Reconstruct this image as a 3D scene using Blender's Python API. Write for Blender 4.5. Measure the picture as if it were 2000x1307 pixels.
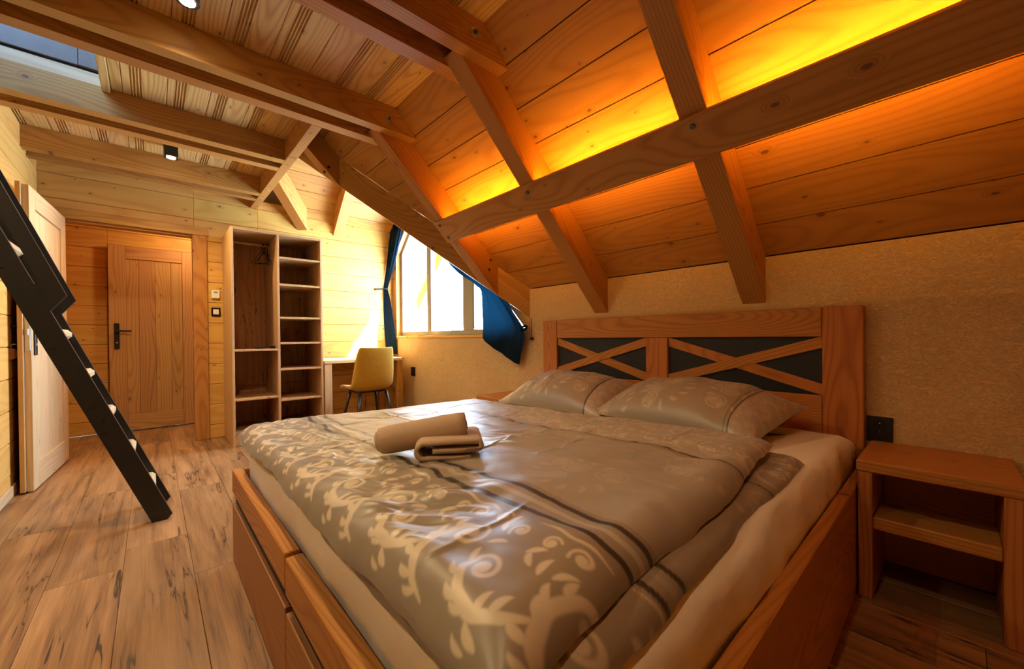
import bpy, bmesh, math, random
import numpy as np
from mathutils import Matrix, Vector
random.seed(7); rng = np.random.default_rng(7)
sc = bpy.context.scene
for o in list(bpy.data.objects): bpy.data.objects.remove(o)
COL = sc.collection

# ------------------------------------------------------------------ camera
YAW, PITCH, ROLL = 0.734796, -0.006419, -0.009987
FPX, CY = 777.83, 663.63
cam_d = bpy.data.cameras.new('camera'); cam = bpy.data.objects.new('camera', cam_d); COL.objects.link(cam)
fw = Vector((math.sin(YAW)*math.cos(PITCH), math.cos(YAW)*math.cos(PITCH), math.sin(PITCH)))
rt = Vector((math.cos(YAW), -math.sin(YAW), 0)); up = rt.cross(fw)
r2 = math.cos(ROLL)*rt + math.sin(ROLL)*up; u2 = -math.sin(ROLL)*rt + math.cos(ROLL)*up
M = Matrix.Identity(4)
for i in range(3): M[i][0], M[i][1], M[i][2] = r2[i], u2[i], -fw[i]
M[2][3] = 1.0
cam.matrix_world = M
cam_d.sensor_width = 36.0; cam_d.lens = FPX/2000*36; cam_d.shift_y = (CY-653.5)/2000
cam_d.clip_start = 0.02; cam_d.clip_end = 200
sc.camera = cam

# ------------------------------------------------------------------ world, sun, exposure
SKY_STRENGTH, SUN_STRENGTH = 37.0, 85.0
LED_STRENGTH, SPOT_W, HALL_FILL_W = 215.0, 86.0, 11.0
w = bpy.data.worlds.new('sky'); sc.world = w; w.use_nodes = True
bg = w.node_tree.nodes['Background']; bg.inputs[0].default_value = (0.56, 0.77, 1.0, 1); bg.inputs[1].default_value = SKY_STRENGTH
sd = bpy.data.lights.new('sun', 'SUN'); sd.energy = SUN_STRENGTH; sd.angle = 0.009; sd.color = (1.0, 0.95, 0.86)
sun = bpy.data.objects.new('sun', sd); COL.objects.link(sun)
sun.rotation_euler = Vector((-1.6, 1.0, -2.35)).to_track_quat('-Z', 'Y').to_euler()
sun.location = (5, 1, 7)
def portal(name, loc, rot, sx, sy):
    d = bpy.data.lights.new(name, 'AREA'); d.shape = 'RECTANGLE'; d.size = sx; d.size_y = sy
    d.cycles.is_portal = True
    o = bpy.data.objects.new(name, d); COL.objects.link(o); o.location = loc; o.rotation_euler = rot
portal('window_portal', (2.60, 3.70, 1.95), (0, math.radians(90), 0), 1.9, 2.6)
portal('skylight_portal', (-0.70, 3.175, 3.02), (0, 0, 0), 0.96, 0.70)
vs = sc.view_settings; vs.view_transform = 'Standard'; vs.look = 'None'; vs.exposure = 0.32; vs.gamma = 1.0; vs.use_curve_mapping = False
cy = sc.cycles; cy.use_denoising = True; cy.max_bounces = 8; cy.diffuse_bounces = 4; cy.glossy_bounces = 3; cy.use_adaptive_sampling = True; cy.adaptive_threshold = 0.045; cy.adaptive_min_samples = 24
cy.transparent_max_bounces = 8; cy.sample_clamp_indirect = 6.0; cy.caustics_reflective = False; cy.caustics_refractive = False

# ------------------------------------------------------------------ materials
class NT:
    def __init__(s, name):
        s.m = bpy.data.materials.new(name); s.m.use_nodes = True; s.t = s.m.node_tree; s.t.nodes.clear()
        s.out = s.n('ShaderNodeOutputMaterial')
    def n(s, ty, **kw):
        o = s.t.nodes.new(ty)
        for k, v in kw.items(): setattr(o, k, v)
        return o
    def l(s, a, b): s.t.links.new(a, b)
    def put(s, sock, v):
        if isinstance(v, bpy.types.NodeSocket): s.l(v, sock)
        else: sock.default_value = v
    def math(s, op, a, b=0.0, c=0.0, clamp=False):
        o = s.n('ShaderNodeMath', operation=op); o.use_clamp = clamp
        s.put(o.inputs[0], a); s.put(o.inputs[1], b)
        if op in ('MULTIPLY_ADD', 'SMOOTH_MIN'): s.put(o.inputs[2], c)
        return o.outputs[0]
    def vec(s, x, y, z):
        o = s.n('ShaderNodeCombineXYZ'); s.put(o.inputs[0], x); s.put(o.inputs[1], y); s.put(o.inputs[2], z); return o.outputs[0]
    def noise(s, v, scale, detail=3.0, rough=0.55, dist=0.0):
        o = s.n('ShaderNodeTexNoise'); s.put(o.inputs['Vector'], v); s.put(o.inputs['Scale'], scale)
        o.inputs['Detail'].default_value = detail; o.inputs['Roughness'].default_value = rough; o.inputs['Distortion'].default_value = dist
        return o.outputs[0]
    def ramp(s, f, *stops):
        o = s.n('ShaderNodeValToRGB'); s.put(o.inputs[0], f); e = o.color_ramp.elements
        while len(e) < len(stops): e.new(0.5)
        for q, (p, c) in zip(e, stops):
            q.position = p; q.color = (c[0], c[1], c[2], 1) if isinstance(c, tuple) else (c, c, c, 1)
        return o.outputs[0]
    def mix(s, f, a, b, mode='MIX'):
        o = s.n('ShaderNodeMix', data_type='RGBA', blend_type=mode); s.put(o.inputs[0], f)
        for k, v in ((6, a), (7, b)):
            s.put(o.inputs[k], v if isinstance(v, bpy.types.NodeSocket) else (v[0], v[1], v[2], 1))
        return o.outputs[2]
    def mapr(s, v, a, b, c=0.0, d=1.0, smooth=True):
        o = s.n('ShaderNodeMapRange'); o.interpolation_type = 'SMOOTHSTEP' if smooth else 'LINEAR'
        s.put(o.inputs[0], v); s.put(o.inputs[1], a); s.put(o.inputs[2], b); s.put(o.inputs[3], c); s.put(o.inputs[4], d); return o.outputs[0]
    def bump(s, h, strength=0.3, dist=0.01):
        o = s.n('ShaderNodeBump'); o.inputs['Strength'].default_value = strength; o.inputs['Distance'].default_value = dist; s.l(h, o.inputs['Height']); return o.outputs[0]
    def bsdf(s, col, rough=0.5, normal=None, metal=0.0, spec=0.5, **kw):
        o = s.n('ShaderNodeBsdfPrincipled'); b = o.inputs
        s.put(b['Base Color'], col if isinstance(col, bpy.types.NodeSocket) else (col[0], col[1], col[2], 1))
        s.put(b['Roughness'], rough); b['Metallic'].default_value = metal; b['Specular IOR Level'].default_value = spec
        if normal is not None: s.l(normal, b['Normal'])
        for k, v in kw.items(): s.put(b[k.replace('_', ' ')], v)
        s.l(o.outputs[0], s.out.inputs[0]); return s.m

def wood(name, light, dark, knot, ring=70.0, knots=0.30, rough=0.5, contrast=1.0, vary=0.10, bump=0.25, cracks=False, kcell=(4.2, 7.5), streak=0.30, swirl=0.30):
    """pine-like wood cut from a ringed trunk, grain along the object's local X axis, shifted for every object"""
    t = NT(name)
    tc = t.n('ShaderNodeTexCoord'); oi = t.n('ShaderNodeObjectInfo'); rnd = oi.outputs['Random']
    sep = t.n('ShaderNodeSeparateXYZ'); t.l(tc.outputs['Object'], sep.inputs[0])
    yl, zl = sep.outputs[1], sep.outputs[2]
    x = t.math('MULTIPLY_ADD', rnd, 53.0, sep.outputs[0]); y = t.math('MULTIPLY_ADD', rnd, 17.0, yl); z = t.math('MULTIPLY_ADD', rnd, 29.0, zl)
    # knots
    vor = t.n('ShaderNodeTexVoronoi', voronoi_dimensions='2D'); vor.inputs['Scale'].default_value = 1.0
    t.l(t.vec(t.math('MULTIPLY', x, kcell[0]), t.math('MULTIPLY', y, kcell[1]), t.math('MULTIPLY', z, kcell[1]*0.25)), vor.inputs['Vector'])
    cs = t.n('ShaderNodeSeparateColor'); t.l(vor.outputs['Color'], cs.inputs[0])
    has = t.math('LESS_THAN', cs.outputs[0], knots)
    kd = vor.outputs['Distance']
    krad = t.math('MULTIPLY_ADD', t.math('POWER', cs.outputs[1], 1.5), 0.055, 0.026)
    kcore = t.math('MULTIPLY', t.mapr(kd, t.math('MULTIPLY', krad, 0.70), krad, 1.0, 0.0), has)
    khalo = t.math('MULTIPLY', t.mapr(kd, krad, t.math('MULTIPLY', krad, 3.4), 1.0, 0.0), has)
    # rings: the board is a slice at depth h through a slightly crooked trunk
    n1 = t.noise(t.vec(t.math('MULTIPLY', x, 0.55), t.math('MULTIPLY', y, 1.6), t.math('MULTIPLY', z, 1.6)), 1.0, 1.0, 0.45)
    n2 = t.noise(t.vec(t.math('MULTIPLY', x, 2.2), t.math('MULTIPLY', y, 9.0), t.math('MULTIPLY', z, 9.0)), 1.0, 0.0, 0.5)
    h = t.math('ADD', t.math('MULTIPLY', n1, swirl), t.math('MULTIPLY', n2, 0.030)); h = t.math('ADD', h, zl); h = t.math('ADD', h, t.math('MULTIPLY', khalo, 0.030))
    yo = t.math('ADD', yl, t.math('MULTIPLY_ADD', rnd, 0.16, -0.08))
    rr = t.math('SQRT', t.math('ADD', t.math('MULTIPLY', yo, yo), t.math('MULTIPLY', h, h)))
    wv = t.math('SINE', t.math('MULTIPLY', rr, ring*6.283)); wv = t.math('MULTIPLY_ADD', wv, 0.5, 0.5); wv = t.math('POWER', wv, 2.6)
    fine = t.noise(t.vec(t.math('MULTIPLY', x, 2.5), t.math('MULTIPLY', y, 130.0), t.math('MULTIPLY', z, 130.0)), 1.0, 1.0, 0.6)
    broad = t.noise(t.vec(t.math('MULTIPLY', x, 1.1), t.math('MULTIPLY', y, 6.0), t.math('MULTIPLY', z, 6.0)), 1.0, 1.0, 0.55)
    g = t.math('ADD', t.math('MULTIPLY', wv, 0.42*contrast), t.math('MULTIPLY', fine, streak*contrast))
    g = t.math('ADD', g, t.math('MULTIPLY', broad, 0.40)); g = t.math('ADD', g, 0.05-streak*0.5*contrast)
    col = t.ramp(g, (0.10, light), (0.85, dark))
    col = t.mix(t.math('MULTIPLY', khalo, 0.35), col, dark)
    col = t.mix(t.math('MULTIPLY', kcore, 0.85), col, knot)
    if cracks:
        cv = t.noise(t.vec(t.math('MULTIPLY', x, 1.5), t.math('MULTIPLY', y, 11.0), z), 1.0, 3.0, 0.6, 0.5)
        cl = t.math('ABSOLUTE', t.math('SUBTRACT', cv, 0.5))
        gate = t.mapr(t.noise(t.vec(t.math('MULTIPLY', x, 1.9), t.math('MULTIPLY', y, 8.0), 3.0), 1.0, 1.0), 0.50, 0.60)
        ck = t.math('MULTIPLY', t.mapr(cl, 0.003, 0.014, 1.0, 0.0), gate)
        col = t.mix(t.math('MULTIPLY', ck, 0.85), col, (0.035, 0.018, 0.009))
        dk_ = t.mapr(t.noise(t.vec(t.math('MULTIPLY', x, 0.9), t.math('MULTIPLY', y, 8.0), z), 1.0, 3.0, 0.6, 0.4), 0.50, 0.68)
        col = t.mix(t.math('MULTIPLY', dk_, 0.55), col, dark)
    hv = t.n('ShaderNodeHueSaturation'); t.l(col, hv.inputs['Color'])
    r2_ = t.math('FRACT', t.math('MULTIPLY', rnd, 7.31))
    t.l(t.math('MULTIPLY_ADD', rnd, 2*vary, 1.0-vary), hv.inputs['Value']); t.l(t.math('MULTIPLY_ADD', r2_, 0.014, 0.493), hv.inputs['Hue'])
    nrm = t.bump(fine, bump, 0.0012) if bump >= 0.3 else None
    return t.bsdf(hv.outputs[0], rough, nrm, spec=0.35)

def floor_wood():
    t = NT('rustic_oak_floor'); tc = t.n('ShaderNodeTexCoord'); oi = t.n('ShaderNodeObjectInfo'); rnd = oi.outputs['Random']
    sep = t.n('ShaderNodeSeparateXYZ'); t.l(tc.outputs['Object'], sep.inputs[0])
    x = t.math('MULTIPLY_ADD', rnd, 71.0, sep.outputs[0]); y = t.math('MULTIPLY_ADD', rnd, 23.0, sep.outputs[1])
    v = lambda a, b, c=0.0: t.vec(t.math('MULTIPLY', x, a), t.math('MULTIPLY', y, b), c)
    broad = t.noise(v(0.8, 9.0), 1.0, 3.0, 0.6, 0.7); mid = t.noise(v(1.6, 34.0, 4.0), 1.0, 2.0, 0.6, 0.5); fine = t.noise(v(5.0, 170.0, 9.0), 1.0, 2.0, 0.6)
    g = t.math('ADD', t.math('MULTIPLY', broad, 0.75), t.math('MULTIPLY', mid, 0.45)); g = t.math('ADD', g, t.math('MULTIPLY', fine, 0.25)); g = t.math('ADD', g, -0.20)
    col = t.ramp(g, (0.22, (0.46, 0.262, 0.118)), (0.50, (0.32, 0.165, 0.066)), (0.74, (0.125, 0.058, 0.024)))
    cv = t.noise(v(0.55, 7.0, 2.0), 1.0, 4.0, 0.62, 0.25); cl = t.math('ABSOLUTE', t.math('SUBTRACT', cv, 0.5))
    gate = t.mapr(t.noise(v(1.3, 6.0, 6.0), 1.0, 1.0), 0.50, 0.58)
    ck = t.math('MULTIPLY', t.mapr(cl, 0.0015, 0.0075, 1.0, 0.0), gate)
    dark_ = t.math('MULTIPLY', t.mapr(cl, 0.0, 0.06, 1.0, 0.0), gate)
    col = t.mix(t.math('MULTIPLY', dark_, 0.45), col, (0.16, 0.08, 0.036)); col = t.mix(t.math('MULTIPLY', ck, 0.9), col, (0.028, 0.015, 0.008))
    hv = t.n('ShaderNodeHueSaturation'); t.l(col, hv.inputs['Color']); t.l(t.math('MULTIPLY_ADD', rnd, 0.34, 0.83), hv.inputs['Value'])
    return t.bsdf(hv.outputs[0], t.math('MULTIPLY_ADD', fine, 0.2, 0.30), None, spec=0.4)

def plain(name, col, rough=0.5, metal=0.0, spec=0.5, nscale=0, namp=0.15, bscale=0, bstr=0.2):
    t = NT(name); tc = t.n('ShaderNodeTexCoord'); c = col; nrm = None
    if nscale:
        nz = t.noise(tc.outputs['Object'], nscale, 3.0)
        c = t.mix(nz, tuple(v*(1-namp) for v in col), tuple(min(1, v*(1+namp)) for v in col))
    if bscale: nrm = t.bump(t.noise(tc.outputs['Object'], bscale, 2.0), bstr, 0.002)
    return t.bsdf(c, rough, nrm, metal, spec)

def emit(name, col, strength):
    t = NT(name); e = t.n('ShaderNodeEmission'); e.inputs[0].default_value = (*col, 1); e.inputs[1].default_value = strength
    t.l(e.outputs[0], t.out.inputs[0]); return t.m

def glass_mat(name='window_glass', tint=(1, 1, 1)):
    t = NT(name); a = t.n('ShaderNodeBsdfTransparent'); a.inputs[0].default_value = (*tint, 1); b = t.n('ShaderNodeBsdfGlossy'); b.inputs['Roughness'].default_value = 0.02
    mx = t.n('ShaderNodeMixShader'); mx.inputs[0].default_value = 0.04
    t.l(a.outputs[0], mx.inputs[1]); t.l(b.outputs[0], mx.inputs[2]); t.l(mx.outputs[0], t.out.inputs[0]); return t.m

def plaster_mat():
    t = NT('trowelled_plaster'); tc = t.n('ShaderNodeTexCoord'); v = tc.outputs['Object']
    n1 = t.noise(v, 2.2, 2.0, 0.6); n2 = t.noise(v, 60.0, 2.0, 0.65, 0.8)
    mp = t.n('ShaderNodeMapping'); t.l(v, mp.inputs[0]); mp.inputs['Scale'].default_value = (1, 2.2, 0.8)
    n3 = t.noise(mp.outputs[0], 22.0, 3.0, 0.7, 2.2)
    ridge = t.mapr(t.math('ABSOLUTE', t.math('SUBTRACT', n3, 0.5)), 0.0, 0.07, 1.0, 0.0)
    h = t.math('ADD', t.math('MULTIPLY', n2, 0.45), t.math('MULTIPLY', ridge, 0.8))
    col = t.mix(n1, (0.71, 0.47, 0.215), (0.85, 0.64, 0.35))
    col = t.mix(t.math('MULTIPLY', ridge, 0.35), col, (0.82, 0.63, 0.36)); col = t.mix(t.math('MULTIPLY', t.mapr(n2, 0.42, 0.60), 0.20), col, (0.47, 0.29, 0.125))
    return t.bsdf(col, 0.85, t.bump(h, 0.62, 0.009), spec=0.2)

def fabric(name, base, attr=None, print_col=None, dark=(0.035, 0.033, 0.032), rough=0.75, sheen=0.3, weave=900.0, light=None):
    """cloth; the flat print comes from two point attributes (ornament, stripe)"""
    t = NT(name); tc = t.n('ShaderNodeTexCoord'); col = base
    if attr:
        a = t.n('ShaderNodeAttribute'); a.attribute_name = 'ornament'; b = t.n('ShaderNodeAttribute'); b.attribute_name = 'stripe'
        f = t.n('ShaderNodeAttribute'); f.attribute_name = 'field'
        base2 = t.mix(f.outputs['Fac'], base, light or base)
        col = t.mix(a.outputs['Fac'], base2, print_col); col = t.mix(b.outputs['Fac'], col, dark)
    n = t.noise(tc.outputs['Object'], weave, 1.0)
    return t.bsdf(col, rough, t.bump(n, 0.10, 0.001), spec=0.5, Sheen_Weight=sheen, Sheen_Roughness=0.35)

K = (0.13, 0.055, 0.018)
MAT = dict(
    wall=wood('pine_log_wall', (0.68, 0.395, 0.100), (0.50, 0.235, 0.042), (0.17, 0.075, 0.025), ring=38, knots=0.45, rough=0.55, contrast=0.65, vary=0.05, streak=0.15),
    ceil=wood('pine_ceiling_board', (0.67, 0.44, 0.170), (0.41, 0.22, 0.066), (0.20, 0.095, 0.035), ring=75, knots=0.28, rough=0.55, contrast=1.0, vary=0.06, bump=0.5, swirl=0.16),
    slope=wood('pine_roof_plank', (0.50, 0.240, 0.048), (0.32, 0.130, 0.023), K, ring=60, knots=0.50, rough=0.5, contrast=0.7, vary=0.06, streak=0.18),
    beam=wood('pine_beam', (0.50, 0.240, 0.056), (0.30, 0.115, 0.021), K, ring=70, knots=0.45, rough=0.5, contrast=0.85, vary=0.07),
    bed=wood('stained_bed_wood', (0.54, 0.220, 0.052), (0.33, 0.112, 0.024), (0.09, 0.03, 0.01), ring=110, knots=0.10, rough=0.42, contrast=1.0, vary=0.05, bump=0.3),
    oak=wood('brushed_oak_front', (0.42, 0.205, 0.070), (0.28, 0.12, 0.037), (0.12, 0.05, 0.02), ring=55, knots=0.06, rough=0.5, contrast=0.8, vary=0.04),
    door=wood('pine_door', (0.54, 0.305, 0.115), (0.33, 0.155, 0.050), (0.18, 0.085, 0.04), ring=60, knots=0.26, rough=0.5, contrast=0.9, vary=0.06, swirl=0.16),
    pale=wood('pale_pine', (0.64, 0.45, 0.25), (0.46, 0.285, 0.135), (0.24, 0.13, 0.06), ring=55, knots=0.2, rough=0.5, contrast=0.8, vary=0.05, swirl=0.14),
    closet=wood('oak_cabinet_board', (0.52, 0.29, 0.13), (0.32, 0.16, 0.065), (0.10, 0.045, 0.02), ring=30, knots=0.15, rough=0.5, contrast=0.8, vary=0.05, cracks=True),
    edge=wood('oak_cabinet_edge', (0.56, 0.335, 0.145), (0.40, 0.21, 0.080), (0.2, 0.1, 0.05), ring=35, knots=0.08, rough=0.5, contrast=0.8, vary=0.04),
    floor=floor_wood(),
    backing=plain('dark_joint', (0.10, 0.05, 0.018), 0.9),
    plaster=plaster_mat(),
    white=plain('white_sheet', (0.86, 0.79, 0.66), 0.85, spec=0.2, bscale=400, bstr=0.1),
    black=plain('black_metal', (0.012, 0.012, 0.012), 0.38, 0.0, 0.5, bscale=300, bstr=0.05),
    blackp=plain('black_panel', (0.008, 0.011, 0.020), 0.55, bscale=500, bstr=0.08),
    plastic=plain('black_plastic', (0.01, 0.01, 0.012), 0.25),
    whitep=plain('white_plastic', (0.80, 0.78, 0.72), 0.35),
    steel=plain('steel', (0.55, 0.52, 0.46), 0.35, 0.9),
    bolt=plain('dark_bolt', (0.10, 0.10, 0.10), 0.35, 0.8),
    alu=plain('grey_window_frame', (0.23, 0.23, 0.21), 0.45, 0.0, 0.5),
    skyframe=plain('brown_window_frame', (0.13, 0.085, 0.060), 0.5, nscale=12, namp=0.3),
    glass=glass_mat(), roofglass=glass_mat('tinted_roof_glass', (0.44, 0.52, 0.62)),  # roof glass tint added to dim the daylight from above
    velvet=None, curtain=None,
    gapshade=plain('gap_shadow', (0.02, 0.013, 0.008), 0.6),  # near-black that stands in for the shade inside gaps
    key_tag=plain('key_tag_wood', (0.42, 0.17, 0.07), 0.5, nscale=60),
    paper=plain('paper', (0.80, 0.79, 0.76), 0.8),
    led=emit('amber_led', (1.0, 0.40, 0.02), LED_STRENGTH),
    lamp=emit('lamp_glow', (1.0, 0.80, 0.50), 60.0),
)
def velvet():
    t = NT('mustard_velvet'); tc = t.n('ShaderNodeTexCoord')
    n = t.noise(tc.outputs['Object'], 9.0, 4.0, 0.6, 1.5)
    col = t.mix(n, (0.40, 0.205, 0.012), (0.56, 0.33, 0.035))
    return t.bsdf(col, 0.7, t.bump(t.noise(tc.outputs['Object'], 500.0, 1.0), 0.15, 0.001), spec=0.2, Sheen_Weight=0.35, Sheen_Roughness=0.35)
MAT['velvet'] = velvet()
def curtain_mat():
    t = NT('navy_curtain'); a = t.n('ShaderNodeBsdfDiffuse'); a.inputs[0].default_value = (0.010, 0.022, 0.040, 1)
    b = t.n('ShaderNodeBsdfTranslucent'); b.inputs[0].default_value = (0.002, 0.020, 0.042, 1)
    mx = t.n('ShaderNodeMixShader'); mx.inputs[0].default_value = 0.20
    t.l(a.outputs[0], mx.inputs[1]); t.l(b.outputs[0], mx.inputs[2]); t.l(mx.outputs[0], t.out.inputs[0]); return t.m
MAT['curtain'] = curtain_mat()
TAUPE, PRINT = (0.265, 0.225, 0.170), (0.60, 0.52, 0.39)
MAT['duvet'] = fabric('printed_satin', TAUPE, True, PRINT, light=(0.45, 0.405, 0.335), rough=0.38, sheen=0.15)
MAT['terry'] = plain('beige_terry', (0.55, 0.41, 0.29), 0.95, spec=0.1, bscale=380, bstr=0.9)

# ------------------------------------------------------------------ object helpers
WM = {}
def setup(o, parent, Wm):
    COL.objects.link(o)
    if parent is not None:
        o.parent = parent; o.matrix_basis = WM[parent.name].inverted() @ Wm
    else: o.matrix_basis = Wm
    WM[o.name] = Wm.copy(); return o
def tag(o, label, cat=None, group=None, kind=None):
    if label: o['label'] = label
    if cat: o['category'] = cat
    if group: o['group'] = group
    if kind: o['kind'] = kind
    return o
def thing(name, label, cat, loc=(0, 0, 0), rz=0.0, group=None, kind=None):
    o = bpy.data.objects.new(name, None); o.empty_display_size = 0.05
    setup(o, None, Matrix.Translation(loc) @ Matrix.Rotation(rz, 4, 'Z'))
    return tag(o, label, cat, group, kind)
def smooth(me, on=True):
    me.polygons.foreach_set('use_smooth', [on]*len(me.polygons))
def mobj(name, verts, faces, mat, parent=None, Wm=None, sm=False):
    me = bpy.data.meshes.new(name); me.from_pydata([tuple(v) for v in verts], [], [tuple(f) for f in faces]); me.update()
    if mat is not None: me.materials.append(MAT[mat] if isinstance(mat, str) else mat)
    if sm: smooth(me)
    o = bpy.data.objects.new(name, me)
    return setup(o, parent, Wm if Wm is not None else Matrix.Identity(4))
def frame(c, ax, ay, az=None):
    ax = Vector(ax).normalized(); ay = Vector(ay); ay = (ay - ay.dot(ax)*ax).normalized(); az = ax.cross(ay)
    m = Matrix.Identity(4)
    for i in range(3): m[i][0], m[i][1], m[i][2], m[i][3] = ax[i], ay[i], az[i], c[i]
    return m
_cache = {}
def bar_mesh(L, W, T, mat, ch, profile=None):
    key = (round(L, 4), round(W, 4), round(T, 4), mat, round(ch, 4), profile)
    if key in _cache: return _cache[key]
    l = L/2
    if profile: pr = list(profile)
    elif ch <= 0: pr = [(-W/2, -T/2), (W/2, -T/2), (W/2, T/2), (-W/2, T/2)]
    else:
        c = min(ch, W*0.45, T*0.45); a, b = W/2, T/2
        pr = [(-a+c, -b), (a-c, -b), (a, -b+c), (a, b-c), (a-c, b), (-a+c, b), (-a, b-c), (-a, -b+c)]
    n = len(pr); V = []; F = []
    e = min(ch, 0.004, L*0.2) if (ch > 0 and not profile) else 0
    if e > 0:
        sW, sT = 1-2*e/W, 1-2*e/T
        for xx, s1, s2 in ((-l, sW, sT), (-l+e, 1, 1), (l-e, 1, 1), (l, sW, sT)): V += [(xx, p*s1, q*s2) for p, q in pr]
        rings = 4
    else:
        for xx in (-l, l): V += [(xx, p, q) for p, q in pr]
        rings = 2
    for r in range(rings-1):
        for i in range(n):
            j = (i+1) % n; F.append((r*n+i, r*n+j, (r+1)*n+j, (r+1)*n+i)[::-1])
    F.append(tuple(range(n))[::-1][::1]); F.append(tuple(range((rings-1)*n, rings*n)))
    me = bpy.data.meshes.new('bar'); me.from_pydata(V, [], F); me.update()
    bm = bmesh.new(); bm.from_mesh(me); bmesh.ops.recalc_face_normals(bm, faces=bm.faces); bm.to_mesh(me); bm.free()
    me.materials.append(MAT[mat]); _cache[key] = me; return me
def bar(name, c, L, W, T, ax, ay, mat, parent=None, ch=0.003, profile=None, X=None):
    o = bpy.data.objects.new(name, bar_mesh(L, W, T, mat, ch, profile)); Wm = frame(c, ax, ay)
    return setup(o, parent, (X @ Wm) if X is not None else Wm)
AX = [(1, 0, 0), (0, 1, 0), (0, 0, 1)]
def box(name, x0, x1, y0, y1, z0, z1, mat, parent=None, ch=0.003, grain=None, X=None):
    d = [x1-x0, y1-y0, z1-z0]; g = grain if grain is not None else int(np.argmax(d))
    o = [i for i in range(3) if i != g]; wdt = max(o, key=lambda i: d[i]); th = [i for i in o if i != wdt][0]
    return bar(name, ((x0+x1)/2, (y0+y1)/2, (z0+z1)/2), d[g], d[wdt], d[th], AX[g], AX[wdt], mat, parent, ch, None, X)
def beam2(name, p0, p1, W, T, wdir, mat, parent=None, ch=0.003, X=None):
    p0, p1 = Vector(p0), Vector(p1); return bar(name, (p0+p1)/2, (p1-p0).length, W, T, p1-p0, wdir, mat, parent, ch, None, X)
def prism(name, pts, nrm, th, mat, parent=None, grain=(1, 0, 0), sm=False):
    """flat polygon (world points) extruded by th along nrm; local X runs along the grain"""
    pts = [Vector(p) for p in pts]; c = sum(pts, Vector())/len(pts); nrm = Vector(nrm).normalized()
    Wm = frame(c, grain, nrm.cross(Vector(grain))); inv = Wm.inverted()
    V = [inv @ p for p in pts] + [inv @ (p + nrm*th) for p in pts]; n = len(pts)
    F = [tuple(range(n)), tuple(range(2*n-1, n-1, -1))] + [(i, (i+1) % n, n+(i+1) % n, n+i) for i in range(n)]
    o = mobj(name, V, F, mat, parent, Wm)
    bm = bmesh.new(); bm.from_mesh(o.data); bmesh.ops.recalc_face_normals(bm, faces=bm.faces); bm.to_mesh(o.data); bm.free()
    return o
def clip(poly, a, b, c):
    """keep the part of a 2-D polygon where a*x+b*y <= c"""
    out = []
    for i in range(len(poly)):
        p, q = poly[i], poly[(i+1) % len(poly)]; dp, dq = a*p[0]+b*p[1]-c, a*q[0]+b*q[1]-c
        if dp <= 1e-9: out.append(p)
        if (dp < -1e-9 and dq > 1e-9) or (dp > 1e-9 and dq < -1e-9):
            t = dp/(dp-dq); out.append((p[0]+t*(q[0]-p[0]), p[1]+t*(q[1]-p[1])))
    return out
def cyl(name, p0, p1, r0, r1, mat, parent=None, seg=16, X=None, cap=True):
    p0, p1 = Vector(p0), Vector(p1); d = p1-p0; L = d.length
    ay = Vector((0, 0, 1)) if abs(d.normalized().z) < 0.9 else Vector((1, 0, 0))
    Wm = frame(p0, d, ay)
    V = []; F = []
    for k, r in ((0, r0), (L, r1)):
        V += [(k, r*math.cos(2*math.pi*i/seg), r*math.sin(2*math.pi*i/seg)) for i in range(seg)]
    F = [(i, (i+1) % seg, seg+(i+1) % seg, seg+i)[::-1] for i in range(seg)]
    if cap: F += [tuple(range(seg)), tuple(range(seg, 2*seg))[::-1]]
    o = mobj(name, V, F, mat, parent, (X @ Wm) if X is not None else Wm)
    for p in o.data.polygons: p.use_smooth = len(p.vertices) == 4
    return o
def tube(name, pts, r, mat, parent=None, seg=8, X=None, closed=False):
    P = [Vector(p) for p in pts]; n = len(P); V = []; F = []; prev = None
    for i in range(n):
        d = (P[(i+1) % n]-P[i-1]) if closed else (P[min(i+1, n-1)]-P[max(i-1, 0)]); d.normalize()
        a = prev if prev is not None else (Vector((0, 0, 1)) if abs(d.z) < 0.9 else Vector((1, 0, 0)))
        a = (a - a.dot(d)*d).normalized(); prev = a; b = d.cross(a)
        rr = r[i] if isinstance(r, (list, tuple)) else r
        V += [tuple(P[i] + rr*(math.cos(2*math.pi*k/seg)*a + math.sin(2*math.pi*k/seg)*b)) for k in range(seg)]
    for i in range(n if closed else n-1):
        j = (i+1) % n
        F += [(i*seg+k, i*seg+(k+1) % seg, j*seg+(k+1) % seg, j*seg+k) for k in range(seg)]
    if not closed: F += [tuple(range(seg))[::-1], tuple(range((n-1)*seg, n*seg))]
    return mobj(name, V, F, mat, parent, X, sm=True)

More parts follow.
